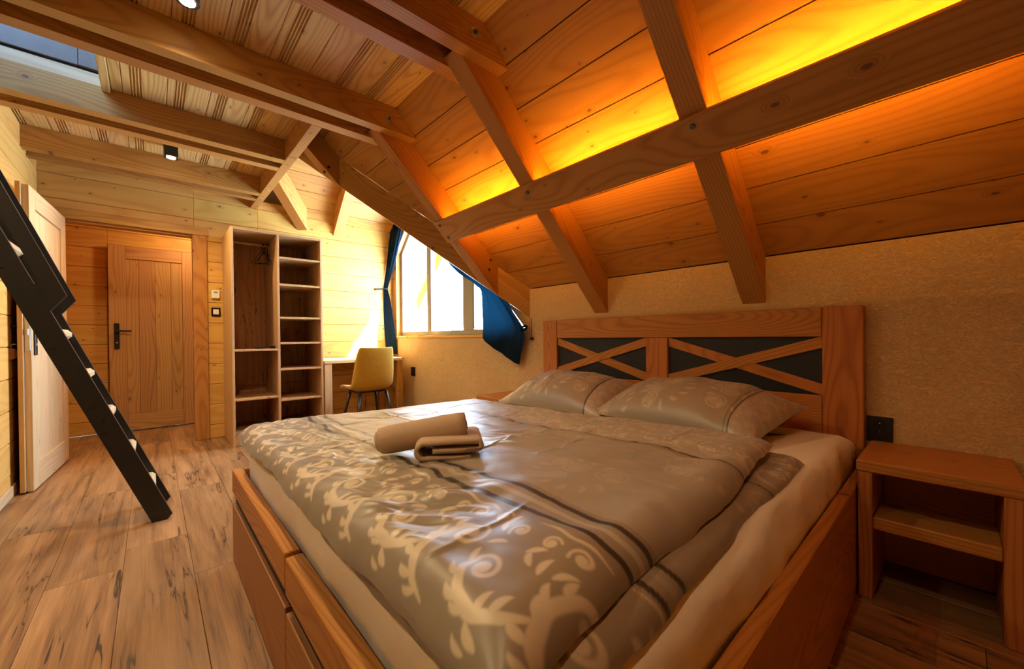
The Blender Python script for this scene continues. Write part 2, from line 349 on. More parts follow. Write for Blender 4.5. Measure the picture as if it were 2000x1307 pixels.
# numpy value noise
_tab = rng.random((256, 256))
def vnoise(x, y):
    xi = np.floor(x).astype(int); yi = np.floor(y).astype(int); fx = x-xi; fy = y-yi
    fx = fx*fx*fx*(fx*(fx*6-15)+10); fy = fy*fy*fy*(fy*(fy*6-15)+10)
    g = lambda a, b: _tab[a & 255, b & 255]
    return (g(xi, yi)*(1-fx)+g(xi+1, yi)*fx)*(1-fy)+(g(xi, yi+1)*(1-fx)+g(xi+1, yi+1)*fx)*fy
def fbm(x, y, o=3):
    s = 0; a = 0.5
    for k in range(o): s = s + a*(vnoise(x*2**k+17*k, y*2**k+31*k)-0.5); a *= 0.5
    return s
def sstep(a, b, x):
    t = np.clip((x-a)/(b-a), 0, 1); return t*t*(3-2*t)
def grid_obj(name, P, mat, parent=None, attrs=None, wrap_u=False, Wm=None):
    nu, nv = P.shape[:2]; idx = np.arange(nu*nv).reshape(nu, nv)
    if wrap_u: idx = np.vstack([idx, idx[:1]])
    q = np.stack([idx[:-1, :-1], idx[1:, :-1], idx[1:, 1:], idx[:-1, 1:]], -1).reshape(-1, 4)
    me = bpy.data.meshes.new(name); V = P.reshape(-1, 3)
    me.vertices.add(len(V)); me.vertices.foreach_set('co', V.astype(np.float32).ravel())
    me.loops.add(q.size); me.loops.foreach_set('vertex_index', q.astype(np.int32).ravel())
    me.polygons.add(len(q)); me.polygons.foreach_set('loop_start', np.arange(0, q.size, 4, dtype=np.int32))
    me.update(calc_edges=True); me.validate(); smooth(me)
    me.materials.append(MAT[mat])
    for k, v in (attrs or {}).items():
        a = me.attributes.new(k, 'FLOAT', 'POINT'); a.data.foreach_set('value', v.astype(np.float32).ravel())
    o = bpy.data.objects.new(name, me); return setup(o, parent, Wm if Wm is not None else Matrix.Identity(4))

# ================================================================== THE SETTING
XW, YF, ZC, ZJ, XL, YN, XO = 2.41, 5.05, 2.575, 2.411, -0.69, -1.30, -1.95
YH = 6.16                                  # back wall of the hall
Z3 = Vector((0, 0, 1))
# floor -------------------------------------------------------------
floor = box('floor', XO, XW+0.10, YN, YH+0.10, -0.10, -0.012, 'backing', None, 0); tag(floor, 'oak plank floor of the attic bedroom', None, None, 'structure')
PWD = 0.229; x = -0.106-9*PWD; col_i = 0
while x < XW:
    a, b = max(x, XO), min(x+PWD, XW); st = {9: 2.657, 10: 3.457, 8: 3.726, 11: 3.0}.get(col_i, random.uniform(0, 1.28))
    yy = st - 1.28*math.ceil((st-YN)/1.28)
    while yy < YH:
        y0, y1 = max(yy, YN), min(yy+1.28, YH)
        if b-a > 0.02 and y1-y0 > 0.02: box('plank', a+0.0006, b-0.0006, y0+0.0006, y1-0.0006, -0.012, 0.0, 'floor', floor, 0.0012, 1)
        yy += 1.28
    x += PWD; col_i += 1
# log walls ----------------------------------------------------------
SEAMS = [0.0] + [0.139+0.2068*k for k in range(13)]
def log_wall(name, label, poly, nrm, th, along, p_at, spans, zmax):
    """backing slab plus one plank per course and span; p_at(s, z) gives a point on the face"""
    w_ = prism(name, poly, nrm, th, 'backing', None, along); tag(w_, label, None, None, 'structure')
    for k in range(len(SEAMS)-1):
        for (s0, s1, zl, zh) in spans:
            z0, z1 = max(SEAMS[k], zl), min(SEAMS[k+1], zh)
            if z1-z0 < 0.03: continue
            c = (Vector(p_at((s0+s1)/2, (z0+z1)/2)) + Vector(nrm)*0.008)
            bar('plank', c, s1-s0, z1-z0-0.003, 0.020, along, Z3, 'wall', w_, 0.004)
    return w_
DX0, DX1, DZ = -0.56, 0.318, 2.048         # doorway to the hall
yb = YF+0.012
log_wall('wall_far', 'log plank wall with the doorway and the wardrobe', [(XO, yb, 0), (DX0, yb, 0), (DX0, yb, DZ), (DX1, yb, DZ), (DX1, yb, 0), (XW+0.1, yb, 0), (XW+0.1, yb, 2.75), (XO, yb, 2.75)], (0, 1, 0), 0.09, (1, 0, 0),
         lambda s, z: (s, YF, z), [(XL, DX0, 0, DZ), (XL, DX1, DZ, ZC), (DX1, 0.86, 0, ZC), (0.86, XW, 0, 2.505)], ZC)
xb = XL-0.012
log_wall('wall_left', 'log plank wall behind the open door', [(xb, 3.5, 0), (xb, YF, 0), (xb, YF, 2.75), (xb, 3.5, 2.75)], (-1, 0, 0), 0.10, (0, 1, 0),
         lambda s, z: (XL, s, z), [(3.5, YF, 0, ZC)], ZC)
bb = box('baseboard_left', XL, XL+0.014, 3.5, YF-0.02, 0, 0.07, 'pale', None, 0.003); tag(bb, 'pale wooden skirting along the left wall', None, None, 'structure')
log_wall('wall_hall', 'orange log plank wall at the back of the hall', [(-1.2, YH+0.012, 0), (0.9, YH+0.012, 0), (0.9, YH+0.012, 2.4), (-1.2, YH+0.012, 2.4)], (0, 1, 0), 0.09, (1, 0, 0),
         lambda s, z: (s, YH, z), [(-0.75, -0.352, 0, 2.4), (-0.352, 0.412, 2.05, 2.4), (0.412, 0.9, 0, 2.4)], 2.4)
def slab(name, label, x0, x1, y0, y1, z0, z1, mat): return tag(box(name, x0, x1, y0, y1, z0, z1, mat, None, 0), label, None, None, 'structure')
slab('wall_hall_left', 'plain hall side wall behind the open door', -0.86, -0.76, YF+0.11, YH, 0, 2.4, 'wall')
slab('wall_hall_right', 'plain hall side wall hidden by the door frame', 0.80, 0.90, YF+0.11, YH, 0, 2.4, 'wall')
slab('ceiling_hall', 'low wooden ceiling of the hall', -0.86, 0.90, YF+0.11, YH, 2.4, 2.5, 'wall')
slab('wall_return', 'log wall closing the ladder corner', XO, XL-0.12, 3.5, 3.6, 0, 2.75, 'wall')
slab('wall_outer', 'log wall beyond the ladder', XO-0.1, XO, YN, 3.5, 0, 2.75, 'wall')
slab('wall_near', 'log wall behind the viewer', XO-0.1, XW+0.1, YN-0.1, YN, 0, 2.75, 'wall')

# plaster knee wall and gable ----------------------------------------
XT = XW+0.15
wr = prism('wall_right', [(XW, YN, 0), (XW, YF+0.012, 0), (XW, YF+0.012, 1.0), (XW, 2.435, 1.0), (XW, 2.435, 1.41), (XW, YN, 1.41)], (1, 0, 0), 0.15, 'plaster', None, (0, 1, 0))
tag(wr, 'ochre trowelled plaster wall behind the headboard and below the window', None, None, 'structure')

# flat ceiling --------------------------------------------------------
HX, HY0, HY1, HXO = -0.213, 2.82, 3.525, -1.17       # hatch under the roof window
cl = prism('ceiling', [(XO, YN, ZC+0.02), (1.235, YN, ZC+0.02), (1.235, 2.82, ZC+0.02), (0.80, 2.82, ZC+0.02), (0.80, YF, ZC+0.02), (HX+0.03, YF, ZC+0.02), (HX+0.03, HY0, ZC+0.02), (HXO, HY0, ZC+0.02), (HXO, HY1+0.06, ZC+0.02), (HX+0.02, HY1+0.06, ZC+0.02), (HX+0.02, YF, ZC+0.02), (XO, YF, ZC+0.02)], Z3, 0.10, 'backing', None, (0, 1, 0))
tag(cl, 'flat ceiling of pale grooved pine boards between the joists', None, None, 'structure')
def ceil_profile(W, go, ng=4):
    h = 0.010; pr = [(-W/2+0.001, h), (-W/2+0.001, -h+0.003), (-W/2+0.004, -h)]
    for k in range(ng):
        c = go - W/2 + (k-(ng-1)/2)*0.0145
        pr += [(c-0.0048, -h), (c-0.0026, -h+0.010), (c+0.0026, -h+0.010), (c+0.0048, -h)]
    pr += [(W/2-0.004, -h), (W/2-0.001, -h+0.003), (W/2-0.001, h)]
    return tuple(pr)
def ceil_board(x0, x1, y0, y1, go, ng=4):
    bar('plank', ((x0+x1)/2, (y0+y1)/2, ZC+0.010), y1-y0, x1-x0, 0.02, (0, 1, 0), (1, 0, 0), 'ceil', cl, 0, ceil_mirror(ceil_profile(x1-x0, go, ng)))
def ceil_mirror(pr): return tuple((a, -b) for a, b in pr)      # with +Y grain and +X width the local Z points down
e = 0.71; xs = []
while e > XO: xs.append((e-0.2075, e, 0.0635, 4)); e -= 0.2075
xs += [(0.71, 0.915, 0.165, 3), (0.915, 1.12, 0.153, 4), (1.12, 1.262, 0.2, 0)]
for (a, b, go, ng) in xs:
    go_m = (b-a)-go                                            # profile is mirrored in X
    go_m = go
    if a >= 0.9: segs = [(YN, 2.82)]
    elif a >= 0.70: segs = [(YN, 2.82), (2.82, YF)]
    elif b > HX+0.02 and a < HX: segs = [(YN, HY0), (HY1+0.05, YF)]
    elif a < HX and b > HXO: segs = [(YN, HY0), (HY1+0.05, YF)]
    else: segs = [(YN, YF)]
    for (s0, s1) in segs:
        bb_ = min(b, 0.80) if (s0 >= 2.8 and b > 0.8) else b
        aa_, gg = a, go
        if a < HX < b and s0 < 0: pass
        if bb_-aa_ > 0.03: ceil_board(aa_, bb_, s0, s1, gg if ng else 0.1, ng)
ceil_board(HX+0.040, -0.12, HY0, HY1+0.05, 0.02, 0)     # strip beside the hatch

# sloped main ceiling: plane x + z = 3.825 -------------------------------
SN = Vector((1, 0, 1)).normalized()        # outward normal
def sp(d, y, off=0.0):                      # d = distance up the slope from the wall top
    return Vector((XW - d/math.sqrt(2), y, 1.415 + d/math.sqrt(2))) + SN*off
def slope_poly(d0, d1, y0, y1, off, split):
    """(d, y) rectangle cut by the near valley y <= 4.845 - x"""
    poly = [(d0, y0), (d1, y0), (d1, y1), (d0, y1)]
    s2 = math.sqrt(2)                        # y + XW - d/s2 <= 4.845
    poly = clip(poly, -1/s2, 1.0, 4.845-XW)
    return [sp(d, y, off) for d, y in poly]
DTOP = (XW-1.25)*math.sqrt(2); DHD = (XW-0.86)*math.sqrt(2)
sl = prism('sloped_ceiling', slope_poly(-0.05, DTOP+0.02, YN, 4.5, 0.022, 0), SN, 0.06, 'backing', None, (0, 1, 0))
tag(sl, 'sloped ceiling of wide orange pine planks above the bed', None, None, 'structure')
prism('backing_board', slope_poly(DTOP, DHD+0.08, YN-0.1, 4.5, 0.022, 0), SN, 0.06, 'backing', sl, (0, 1, 0))
ed = [0.0, 0.195] + [0.195+0.2065*k for k in range(1, 6)] + [1.434, DTOP]
ed = sorted(set(round(v, 4) for v in [0.0, 0.195, 0.402, 0.609, 0.815, 1.021, 1.227, 1.434, DTOP]))
for k in range(len(ed)-1):
    prism('plank', slope_poly(ed[k]+0.0025, ed[k+1]-0.0025, YN, 4.5, 0.0, 0), SN, 0.018, 'slope', sl, (0, 1, 0))
for d0, d1 in ((DTOP, DTOP+0.2065), (DTOP+0.2065, DTOP+0.413), (DTOP+0.413, DHD+0.05)):
    prism('plank', slope_poly(d0+0.0025, d1-0.0025, 2.82, 4.5, 0.0, 0), SN, 0.018, 'slope', sl, (0, 1, 0))

def far_poly(d0, d1, off):
    pl_ = clip([(d0, 4.4), (d1, 4.4), (d1, 5.06), (d0, 5.06)], -1/math.sqrt(2), -1.0, -3.725-XW)
    return [sp(d, y, off) for d, y in pl_]
prism('backing_board', far_poly(1.40, DHD+0.08, 0.022), SN, 0.06, 'backing', sl, (0, 1, 0))
for d0, d1 in ((1.434, DTOP), (DTOP, DTOP+0.2065), (DTOP+0.2065, DTOP+0.413), (DTOP+0.413, DHD+0.05)):
    pl_ = far_poly(d0+0.0025, d1-0.0025, 0.0)
    if len(pl_) > 2: prism('plank', pl_, SN, 0.018, 'slope', sl, (0, 1, 0))

# dormer roof: near plane z = y - 1.02, far plane z = 7.55 - y; valleys x = 4.845 - y and x = y - 3.725
XE = 3.35                                   # edge of the overhang
def dorm(name, label, far):
    s2 = math.sqrt(2)
    if far: n = Vector((0, 1, 1)).normalized(); P = lambda x, y, off=0.0: Vector((x, y, 7.55-y)) + n*off; y_of = lambda v: 4.285 + v/s2; vx = (-1.0, 1.0, 3.725); vm = 0.80*s2
    else: n = Vector((0, -1, 1)).normalized(); P = lambda x, y, off=0.0: Vector((x, y, y-1.02)) + n*off; y_of = lambda v: 4.285 - v/s2; vx = (-1.0, -1.0, -4.845); vm = 1.9*s2
    def poly(v0, v1, off, x0=0.86, x1=XE):
        pl = [(x0, y_of(v0)), (x1, y_of(v0)), (x1, y_of(v1)), (x0, y_of(v1))]
        return [P(x, y, off) for x, y in clip(pl, *vx)]
    base = prism(name, poly(-0.06, vm, 0.022, 0.50), n, 0.06, 'backing', None, (1, 0, 0)); tag(base, label, None, None, 'structure')
    v = 0.02
    while v < vm:
        v1 = min(v+0.2065, vm); pl = poly(v+0.0025, v1-0.0025, 0.0)
        if len(pl) >= 3: prism('plank', pl, n, 0.018, 'slope', base, (1, 0, 0))
        v += 0.2065
    return base
dc_ = dorm('dormer_ceiling', 'sunlit dormer ceiling slope above the desk', True)
nf = Vector((0, 1, 1)).normalized(); y_ = 5.086
prism('backing_board', [Vector((x_, yy_, 7.55-yy_))+nf*0.022 for x_, yy_ in ((2.565, y_), (XE, y_), (XE, 6.1), (2.565, 6.1))], nf, 0.06, 'backing', dc_, (1, 0, 0))
while y_ < 6.0:
    prism('plank', [Vector((x_, yy_, 7.55-yy_)) for x_, yy_ in ((2.565, y_+0.002), (XE, y_+0.002), (XE, y_+0.143), (2.565, y_+0.143))], nf, 0.018, 'slope', dc_, (1, 0, 0)); y_ += 0.146
dorm('dormer_ceiling_near', 'dormer ceiling slope hidden behind the valley beam', False)
# gable above the sill: wooden linings round the pentagonal window
g1 = prism('trim_1', [(XW, YF, 1.03), (XW, 4.945, 1.03), (XW, 4.945, 2.12), (XW, 4.24, 2.825), (XW, 4.24, 3.26), (XW, 4.29, 3.26), (XW, YF, 2.50)], (1, 0, 0), 0.15, 'wall', None, (0, 1, 0))
tag(g1, 'pine lining between the window and the dormer slope', None, None, 'structure')
g2 = prism('trim_2', [(XW, 2.44, 1.0), (XW, 2.44, 1.42), (XW, 4.24, 3.22), (XW, 4.24, 2.825), (XW, 2.445, 1.03), (XW, 2.445, 1.0)], (1, 0, 0), 0.15, 'wall', None, (0, 1, 0))
tag(g2, 'pine lining under the near dormer slope', None, None, 'structure')
sill = box('trim_3', XW-0.012, XW+0.15, 2.44, YF-0.001, 1.0, 1.028, 'wall', None, 0.003); tag(sill, 'narrow pine window sill on the plaster wall', None, None, 'structure')
# void over the header and beside the joist
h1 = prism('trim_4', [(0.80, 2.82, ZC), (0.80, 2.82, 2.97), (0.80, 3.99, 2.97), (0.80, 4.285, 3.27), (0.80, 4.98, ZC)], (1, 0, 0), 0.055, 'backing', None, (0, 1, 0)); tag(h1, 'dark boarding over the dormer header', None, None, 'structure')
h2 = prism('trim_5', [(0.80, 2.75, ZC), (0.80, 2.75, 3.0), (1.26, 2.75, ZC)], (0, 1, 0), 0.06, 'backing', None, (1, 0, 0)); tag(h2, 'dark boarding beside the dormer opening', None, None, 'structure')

# doorway casing -----------------------------------------------------------
dc = thing('trim_6', 'honey pine casing round the doorway to the hall', None, (0, YF, 0), 0, None, 'structure')
box('casing', DX1-0.012, DX1+0.103, YF-0.022, YF-0.001, 0, 2.045, 'beam', dc, 0.004)
box('casing', XL+0.03, DX1+0.118, YF-0.026, YF-0.001, 2.045, 2.128, 'beam', dc, 0.004)
box('casing', XL+0.03, DX0+0.01, YF-0.022, YF-0.001, 0, 2.045, 'beam', dc, 0.004)
box('jamb', DX1-0.012, DX1+0.01, YF, YF+0.105, 0, 2.045, 'beam', dc, 0.002)
box('jamb', DX0-0.012, DX0+0.012, YF, YF+0.105, 0, 2.045, 'beam', dc, 0.002)
box('head_jamb', DX0+0.012, DX1-0.012, YF, YF+0.105, 2.026, 2.047, 'beam', dc, 0.002)
box('strike_plate', DX1-0.0135, DX1-0.0118, YF+0.02, YF+0.045, 0.93, 1.09, 'steel', dc, 0)

# window ---------------------------------------------------------------------
wn = thing('window_1', 'grey framed gable window filled with white daylight', None, (2.47, 3.7, 1.03), 0, None, 'structure')
FX0, FX1 = XW+0.06, XW+0.125
def wbar(name, y0, z0, y1, z1, W, inset=0.0, d=0.0, mat='alu'):      # frame bar in the gable plane
    p0, p1 = Vector(((FX0+FX1)/2+d, y0, z0)), Vector(((FX0+FX1)/2+d, y1, z1)); dr = (p1-p0).normalized(); nn = Vector((0, -dr.z, dr.y))
    return beam2(name, p0+nn*inset, p1+nn*inset, FX1-FX0, W, (1, 0, 0), mat, wn, 0.004)
wbar('frame_bar', 4.945, 1.055, 2.49, 1.055, 0.054)
wbar('frame_bar', 4.918, 1.03, 4.918, 2.13, 0.054)
wbar('frame_bar', 4.925, 2.112, 4.24, 2.797, 0.054)
wbar('frame_bar', 4.24, 2.797, 2.47, 1.027, 0.054)
wbar('mullion', 4.215, 1.08, 4.215, 2.75, 0.085)
wbar('mullion', 3.42, 1.08, 3.42, 1.95, 0.19)
def pane(y0, y1):
    pl = [(y0, 1.075), (y1, 1.075), (y1, 2.9), (y0, 2.9)]
    pl = clip(pl, 1, 1, 7.015); pl = clip(pl, -1, 1, -1.465)
    prism('pane', [(2.50, y, z) for y, z in pl], (1, 0, 0), 0.006, 'glass', wn, (0, 1, 0))
pane(4.255, 4.90); pane(3.51, 4.175); pane(2.55, 3.33)
# dark gaskets of the opening sash beside the mullion
wbar('gasket', 4.163, 1.10, 4.163, 2.62, 0.022, d=-0.012, mat='skyframe'); wbar('gasket', 3.312, 1.10, 3.312, 1.84, 0.022, d=-0.012, mat='skyframe')

# roof window in the hatch ----------------------------------------------------
sw = thing('window_2', 'brown framed roof window at the top of the boarded shaft', None, (-0.7, 3.17, ZC), 0, None, 'structure')
box('shaft_board', HXO-0.03, HX, HY1+0.012, HY1+0.05, ZC-0.003, 2.650, 'pale', sw, 0.003)
box('shaft_board', HXO-0.03, HX, HY0-0.05, HY0-0.012, ZC-0.003, 2.660, 'pale', sw, 0.003)
box('shaft_board', HX, HX+0.039, HY0-0.004, HY1+0.05, ZC-0.028, 2.70, 'ceil', sw, 0.003)
box('shaft_board', HXO-0.04, HXO, HY0-0.02, HY1+0.05, ZC-0.003, 2.70, 'pale', sw, 0.003)
box('seam_strip', HXO, HX, HY1+0.020, HY1+0.05, 2.650, 2.664, 'gapshade', sw, 0)  # dark strip painted for the shade in the groove
box('frame_bar', HXO, HX-0.098, HY1+0.004, HY1+0.05, 2.664, 2.95, 'skyframe', sw, 0.003)
box('frame_bar', HX-0.096, HX, HY1-0.002, HY1+0.05, 2.664, 2.95, 'skyframe', sw, 0.003)
box('frame_bar', HXO, HX, HY0-0.05, HY0-0.006, 2.660, 2.95, 'skyframe', sw, 0.003)
box('frame_bar', HX, HX+0.04, HY0-0.05, HY1+0.05, 2.70, 2.95, 'skyframe', sw, 0.003)
box('frame_bar', HXO-0.04, HXO, HY0-0.05, HY1+0.05, 2.70, 2.95, 'skyframe', sw, 0.003)
box('pane', HXO, HX, HY0, HY1, 2.93, 2.94, 'roofglass', sw, 0)
# unseen outer roof skin, added above the flat ceiling to keep daylight out
rf = thing('roof', 'unseen roof covering added above the attic ceiling to keep sun out', None, (0, 1, 2.9), 0, None, 'structure')
box('covering', XO-0.1, HXO-0.04, YN-0.1, YF+0.1, 2.86, 2.94, 'backing', rf, 0)
box('covering', HX+0.04, 0.83, YN-0.1, YF+0.1, 2.86, 2.94, 'backing', rf, 0)
box('covering', HXO-0.04, HX+0.04, YN-0.1, HY0-0.05, 2.86, 2.94, 'backing', rf, 0)
box('covering', HXO-0.04, HX+0.04, HY1+0.05, YF+0.1, 2.86, 2.94, 'backing', rf, 0)
prism('covering', [(0.86, YN-0.1, 3.04), (0.86, 5.3, 3.04), (-0.70, 5.3, 4.60), (-0.70, YN-0.1, 4.60)], SN, 0.08, 'backing', rf, (0, 1, 0))  # unseen slope, ridge set high enough to shade the roof window

# ================================================================== TIMBERS
RY = {'C': 0.662, 'B': 1.645, 'A': 2.625, 'N': -0.32}
RW, UND = 0.112, 3.578
def rafter(y, d1, label, foot=None):
    """between planks (x+z=3.825) and underside (x+z=3.578), vertical cut at the wall"""
    s2 = math.sqrt(2); y0, y1 = y, y+RW; a = 3.822; b = UND
    xt = 1.255 if d1 is None else d1
    fx = XW if foot is None else foot
    prof = [(fx, a-fx), (fx, b-fx), (xt-0.12, b-xt+0.12), (xt, a-xt)]
    o = prism('rafter', [(x_, y0, z_) for x_, z_ in prof], (0, 1, 0), RW, 'beam', None, Vector((-1, 0, 1)))
    return tag(o, label, 'rafter', 'rafters along the sloped ceiling')
rafter(RY['N'], None, 'pine rafter of the slope beyond the right picture edge')
rC = rafter(RY['C'], None, 'orange pine rafter ending above the tall post end of the headboard')
rB = rafter(RY['B'], None, 'pine rafter with a long crack, ending above the far half of the headboard')
def cut_rafter(label, y0, x_top, plumb_top):
    """rafter whose foot is mitred against the near valley beam (x + y = 4.845)"""
    y1 = y0+RW; f0, f1 = 4.843-y0, 4.843-y1; a, b = 3.822, UND; V = []
    for yy_, fx in ((y0, f0), (y1, f1)):
        xt2 = x_top if plumb_top else x_top-0.12
        V += [(fx, yy_, a-fx), (fx, yy_, b-fx), (xt2, yy_, b-xt2), (x_top, yy_, a-x_top)]
    c = sum((Vector(v) for v in V), Vector())/8; Wm = frame(c, Vector((-1, 0, 1)), (0, 1, 0)); inv = Wm.inverted()
    o = mobj('rafter', [inv @ Vector(v) for v in V], [(0, 1, 2, 3), (7, 6, 5, 4), (0, 4, 5, 1), (1, 5, 6, 2), (2, 6, 7, 3), (3, 7, 4, 0)], 'beam', None, Wm)
    bm = bmesh.new(); bm.from_mesh(o.data); bmesh.ops.recalc_face_normals(bm, faces=bm.faces); bm.to_mesh(o.data); bm.free()
    return tag(o, label, 'rafter', 'rafters along the sloped ceiling')
rA = cut_rafter('short pine rafter running into the diagonal valley beam by the window', RY['A'], 1.255, False)
rD = cut_rafter('stub of rafter between header and top of the valley beam', 3.605, 0.863, True)
for z_, x_ in ((2.48, 1.145), (2.43, 1.11)):
    cyl('screw', (x_+0.0, 3.606, z_), (x_, 3.600, z_), 0.011, 0.011, 'bolt', rD, 10)
for z_, x_ in ((1.655, 2.135), (1.572, 2.12)):
    cyl('screw', (x_, RY['A']+0.001, z_), (x_, RY['A']-0.005, z_), 0.011, 0.011, 'bolt', rA, 10)
# valley beams: vertical sides, top on the planks
def valley(label, p_hi, p_lo, side, w_=0.11):
    """p_hi, p_lo: points on the top edge of the visible face; side: unit horizontal away from that face"""
    p_hi, p_lo, side = Vector(p_hi), Vector(p_lo), Vector(side).normalized(); dn = Vector((0, 0, -0.247))
    o = prism('valley_rafter', [p_hi, p_lo, p_lo+dn, p_hi+dn], side, w_, 'beam', None, p_lo-p_hi)
    return tag(o, label, 'beam', 'valley beams of the dormer')
valley('long diagonal valley beam running down to the plaster wall beside the window', (0.965, 3.88, 3.825-0.965-0.001), (2.409, 2.436, 1.415), (1, 1, 0), 0.05)
valley('short sunlit valley beam ending on the log wall above the wardrobe', (0.862, 4.655, 2.895), (1.257, 5.045, 2.50), (1, -1, 0), 0.11)
o = prism('rafter', [(1.647, 5.048, 2.498), (1.647, 5.048, 2.25), (1.647, 4.42, 2.878), (1.647, 4.30, 3.247)], (1, 0, 0), 0.112, 'beam', None, Vector((0, -1, 1)))
tag(o, 'sunlit dormer rafter standing on the log wall left of the curtain', 'rafter', 'rafters of the dormer')
# exterior verge rafter seen through the panes
o = prism('rafter', [(3.35, 5.95, 1.59), (3.35, 5.95, 1.42), (3.35, 4.34, 3.03), (3.35, 4.27, 3.27)], (-1, 0, 0), 0.09, 'beam', None, Vector((0, -1, 1)))
tag(o, 'orange verge rafter outside the upper window pane', 'rafter', 'rafters of the dormer')
o = beam2('purlin_end', (2.56, 4.27, 3.02), (3.25, 4.27, 3.02), 0.12, 0.16, (0, 1, 0), 'beam', None); tag(o, 'sawn ridge beam end outside under the dormer peak', 'beam')

# ceiling joists in pairs
def joist(y0, x0, label, cut=True, W=0.083):
    y1 = y0+W
    if cut: pr = [(x0, ZC-0.001), (x0, ZJ), (3.822-ZJ, ZJ), (3.822-ZC, ZC-0.001)]
    else: pr = [(x0, ZC-0.001), (x0, ZJ), (0.793, ZJ), (0.793, ZC-0.001)]
    o = prism('ceiling_joist', [(x_, y0, z_) for x_, z_ in pr], (0, 1, 0), W, 'beam', None, (1, 0, 0))
    return tag(o, label, 'joist', 'ceiling joists in pairs')
def bolted(o, x_, y_, z_):
    wsh = cyl('washer', (x_, y_+0.001, z_), (x_, y_-0.005, z_), 0.024, 0.024, 'steel', o, 20); cyl('bolt_head', (x_, y_-0.005, z_), (x_, y_-0.014, z_), 0.010, 0.009, 'bolt', wsh, 6)
for nm, tx in (('N', ('near joist of the pair behind the viewer', 'far joist of the pair behind the viewer')), ('C', ('near joist of the pair above the viewer', 'far joist of the pair above the viewer'))):
    joist(RY[nm]-0.083, XO, 'pine ceiling joist, ' + tx[0]); joist(RY[nm]+RW, XO, 'pine ceiling joist, ' + tx[1])
j = joist(RY['B']-0.075, XO, 'bolted ceiling joist nearest the top edge of the picture', W=0.075); bolted(j, 1.191, RY['B']-0.075, 2.498)
joist(RY['B']+RW, XO, 'ceiling joist just behind the topmost bolted joist')
j = joist(RY['A']-0.075, XO, 'bolted ceiling joist passing above the roof hatch', W=0.075); bolted(j, 1.203, RY['A']-0.075, 2.482)
j = joist(RY['A']+RW, XO, 'ceiling joist whose underside carries the crossing header'); cyl('screw', (0.78, RY['A']+RW+0.001, 2.45), (0.78, RY['A']+RW-0.003, 2.45), 0.009, 0.009, 'steel', j, 10)
joist(3.525, XO, 'ceiling joist washed pale by the roof window', False)
joist(3.712, XO, 'ceiling joist just behind the pale daylit joist', False)
joist(4.488, XL, 'ceiling joist beside the black cube spotlight', False)
joist(4.675, XL, 'ceiling joist closest to the doorway wall', False)
hd = box('header_joist', 0.793, 0.860, 2.822, YF-0.003, ZJ-0.0005, ZC-0.001, 'beam', None, 0.003)
tag(hd, 'header beam crossing the cut joist ends at the dormer', 'beam')
for y_ in (2.95, 3.60, 4.33, 4.62): cyl('screw', (0.826, y_, ZJ), (0.826, y_, ZJ-0.004), 0.008, 0.008, 'steel', hd, 10)
# lighting board on the rafters
UD = Vector((-1, 0, 1)).normalized()
pc = Vector(((1.642+1.775)/2, (2.727+YN)/2, 0)); pc.z = 3.537-pc.x
pl = bar('purlin', pc + SN*0.0145, 2.727-YN, 0.186, 0.0288, (0, 1, 0), UD, 'beam', None, 0.003); tag(pl, 'long board bolted across the rafters hiding the amber light strip', 'board')
for (x_, y_, z_) in ((1.671, 0.72, 1.866), (1.673, 1.70, 1.864), (1.666, 2.665, 1.871), (1.745, 2.663, 1.792)):
    p = Vector((x_, y_, 3.537-x_)); cyl('bolt_head', p+SN*0.002, p-SN*0.009, 0.011, 0.010, 'bolt', pl, 12)
ld = thing('led_strip', 'amber light strip glowing behind the board on the rafters', 'light strip', (1.62, 0.7, 1.96))
for (a, b) in ((YN+0.02, RY['N']-0.01), (RY['N']+RW+0.01, RY['C']-0.01), (RY['C']+RW+0.01, RY['B']-0.01), (RY['B']+RW+0.01, RY['A']-0.01)):
    c = Vector((1.698, (a+b)/2, UND-1.698)) + SN*0.0022
    bar('light_segment', c, b-a, 0.012, 0.0012, (0, 1, 0), UD, 'led', ld, 0)

# ================================================================== DOORS
def handle_set(par, base, nrm, dirv, h=0.28):
    """black plate with lever; base = plate centre, nrm = out of the door, dirv = lever direction"""
    nrm, dirv, base = Vector(nrm), Vector(dirv), Vector(base)
    pl_ = bar('handle_plate', base+nrm*0.005, h, 0.042, 0.010, (0, 0, 1), dirv, 'black', par, 0.002)
    hp = base+Vector((0, 0, 0.055))
    cyl('neck', hp+nrm*0.008, hp+nrm*0.048, 0.010, 0.010, 'black', pl_, 12)
    beam2('lever', hp+nrm*0.042-dirv*0.012, hp+nrm*0.042+dirv*0.118, 0.018, 0.018, (0, 0, 1), 'black', pl_, 0.004)
    cyl('keyhole', base-Vector((0, 0, 0.07))+nrm*0.009, base-Vector((0, 0, 0.07))+nrm*0.013, 0.009, 0.009, 'steel', pl_, 12)
    return pl_
d2 = thing('door_2', 'closed pine door with black lever at the end of the hall', None, (0.05, 6.12, 0), 0, None, 'structure')
yb0, yb1 = 6.085, 6.125
DL, DR = -0.345, 0.405
box('stile', DL, DL+0.139, yb0, yb1, 0.012, 2.04, 'door', d2, 0.003, 2); box('stile', DR-0.135, DR, yb0, yb1, 0.012, 2.04, 'door', d2, 0.003, 2)
box('rail', DL+0.1395, DR-0.1355, yb0, yb1, 1.905, 2.04, 'door', d2, 0.003, 0); box('rail', DL+0.1395, DR-0.1355, yb0, yb1, 0.012, 0.187, 'door', d2, 0.003, 0)
for a, b in ((-0.206, -0.104), (-0.104, 0.033), (0.033, 0.167), (0.167, 0.270)):
    box('panel_board', a+0.0008, b-0.0008, yb0+0.010, yb1-0.006, 0.187, 1.905, 'door', d2, 0.002, 2)
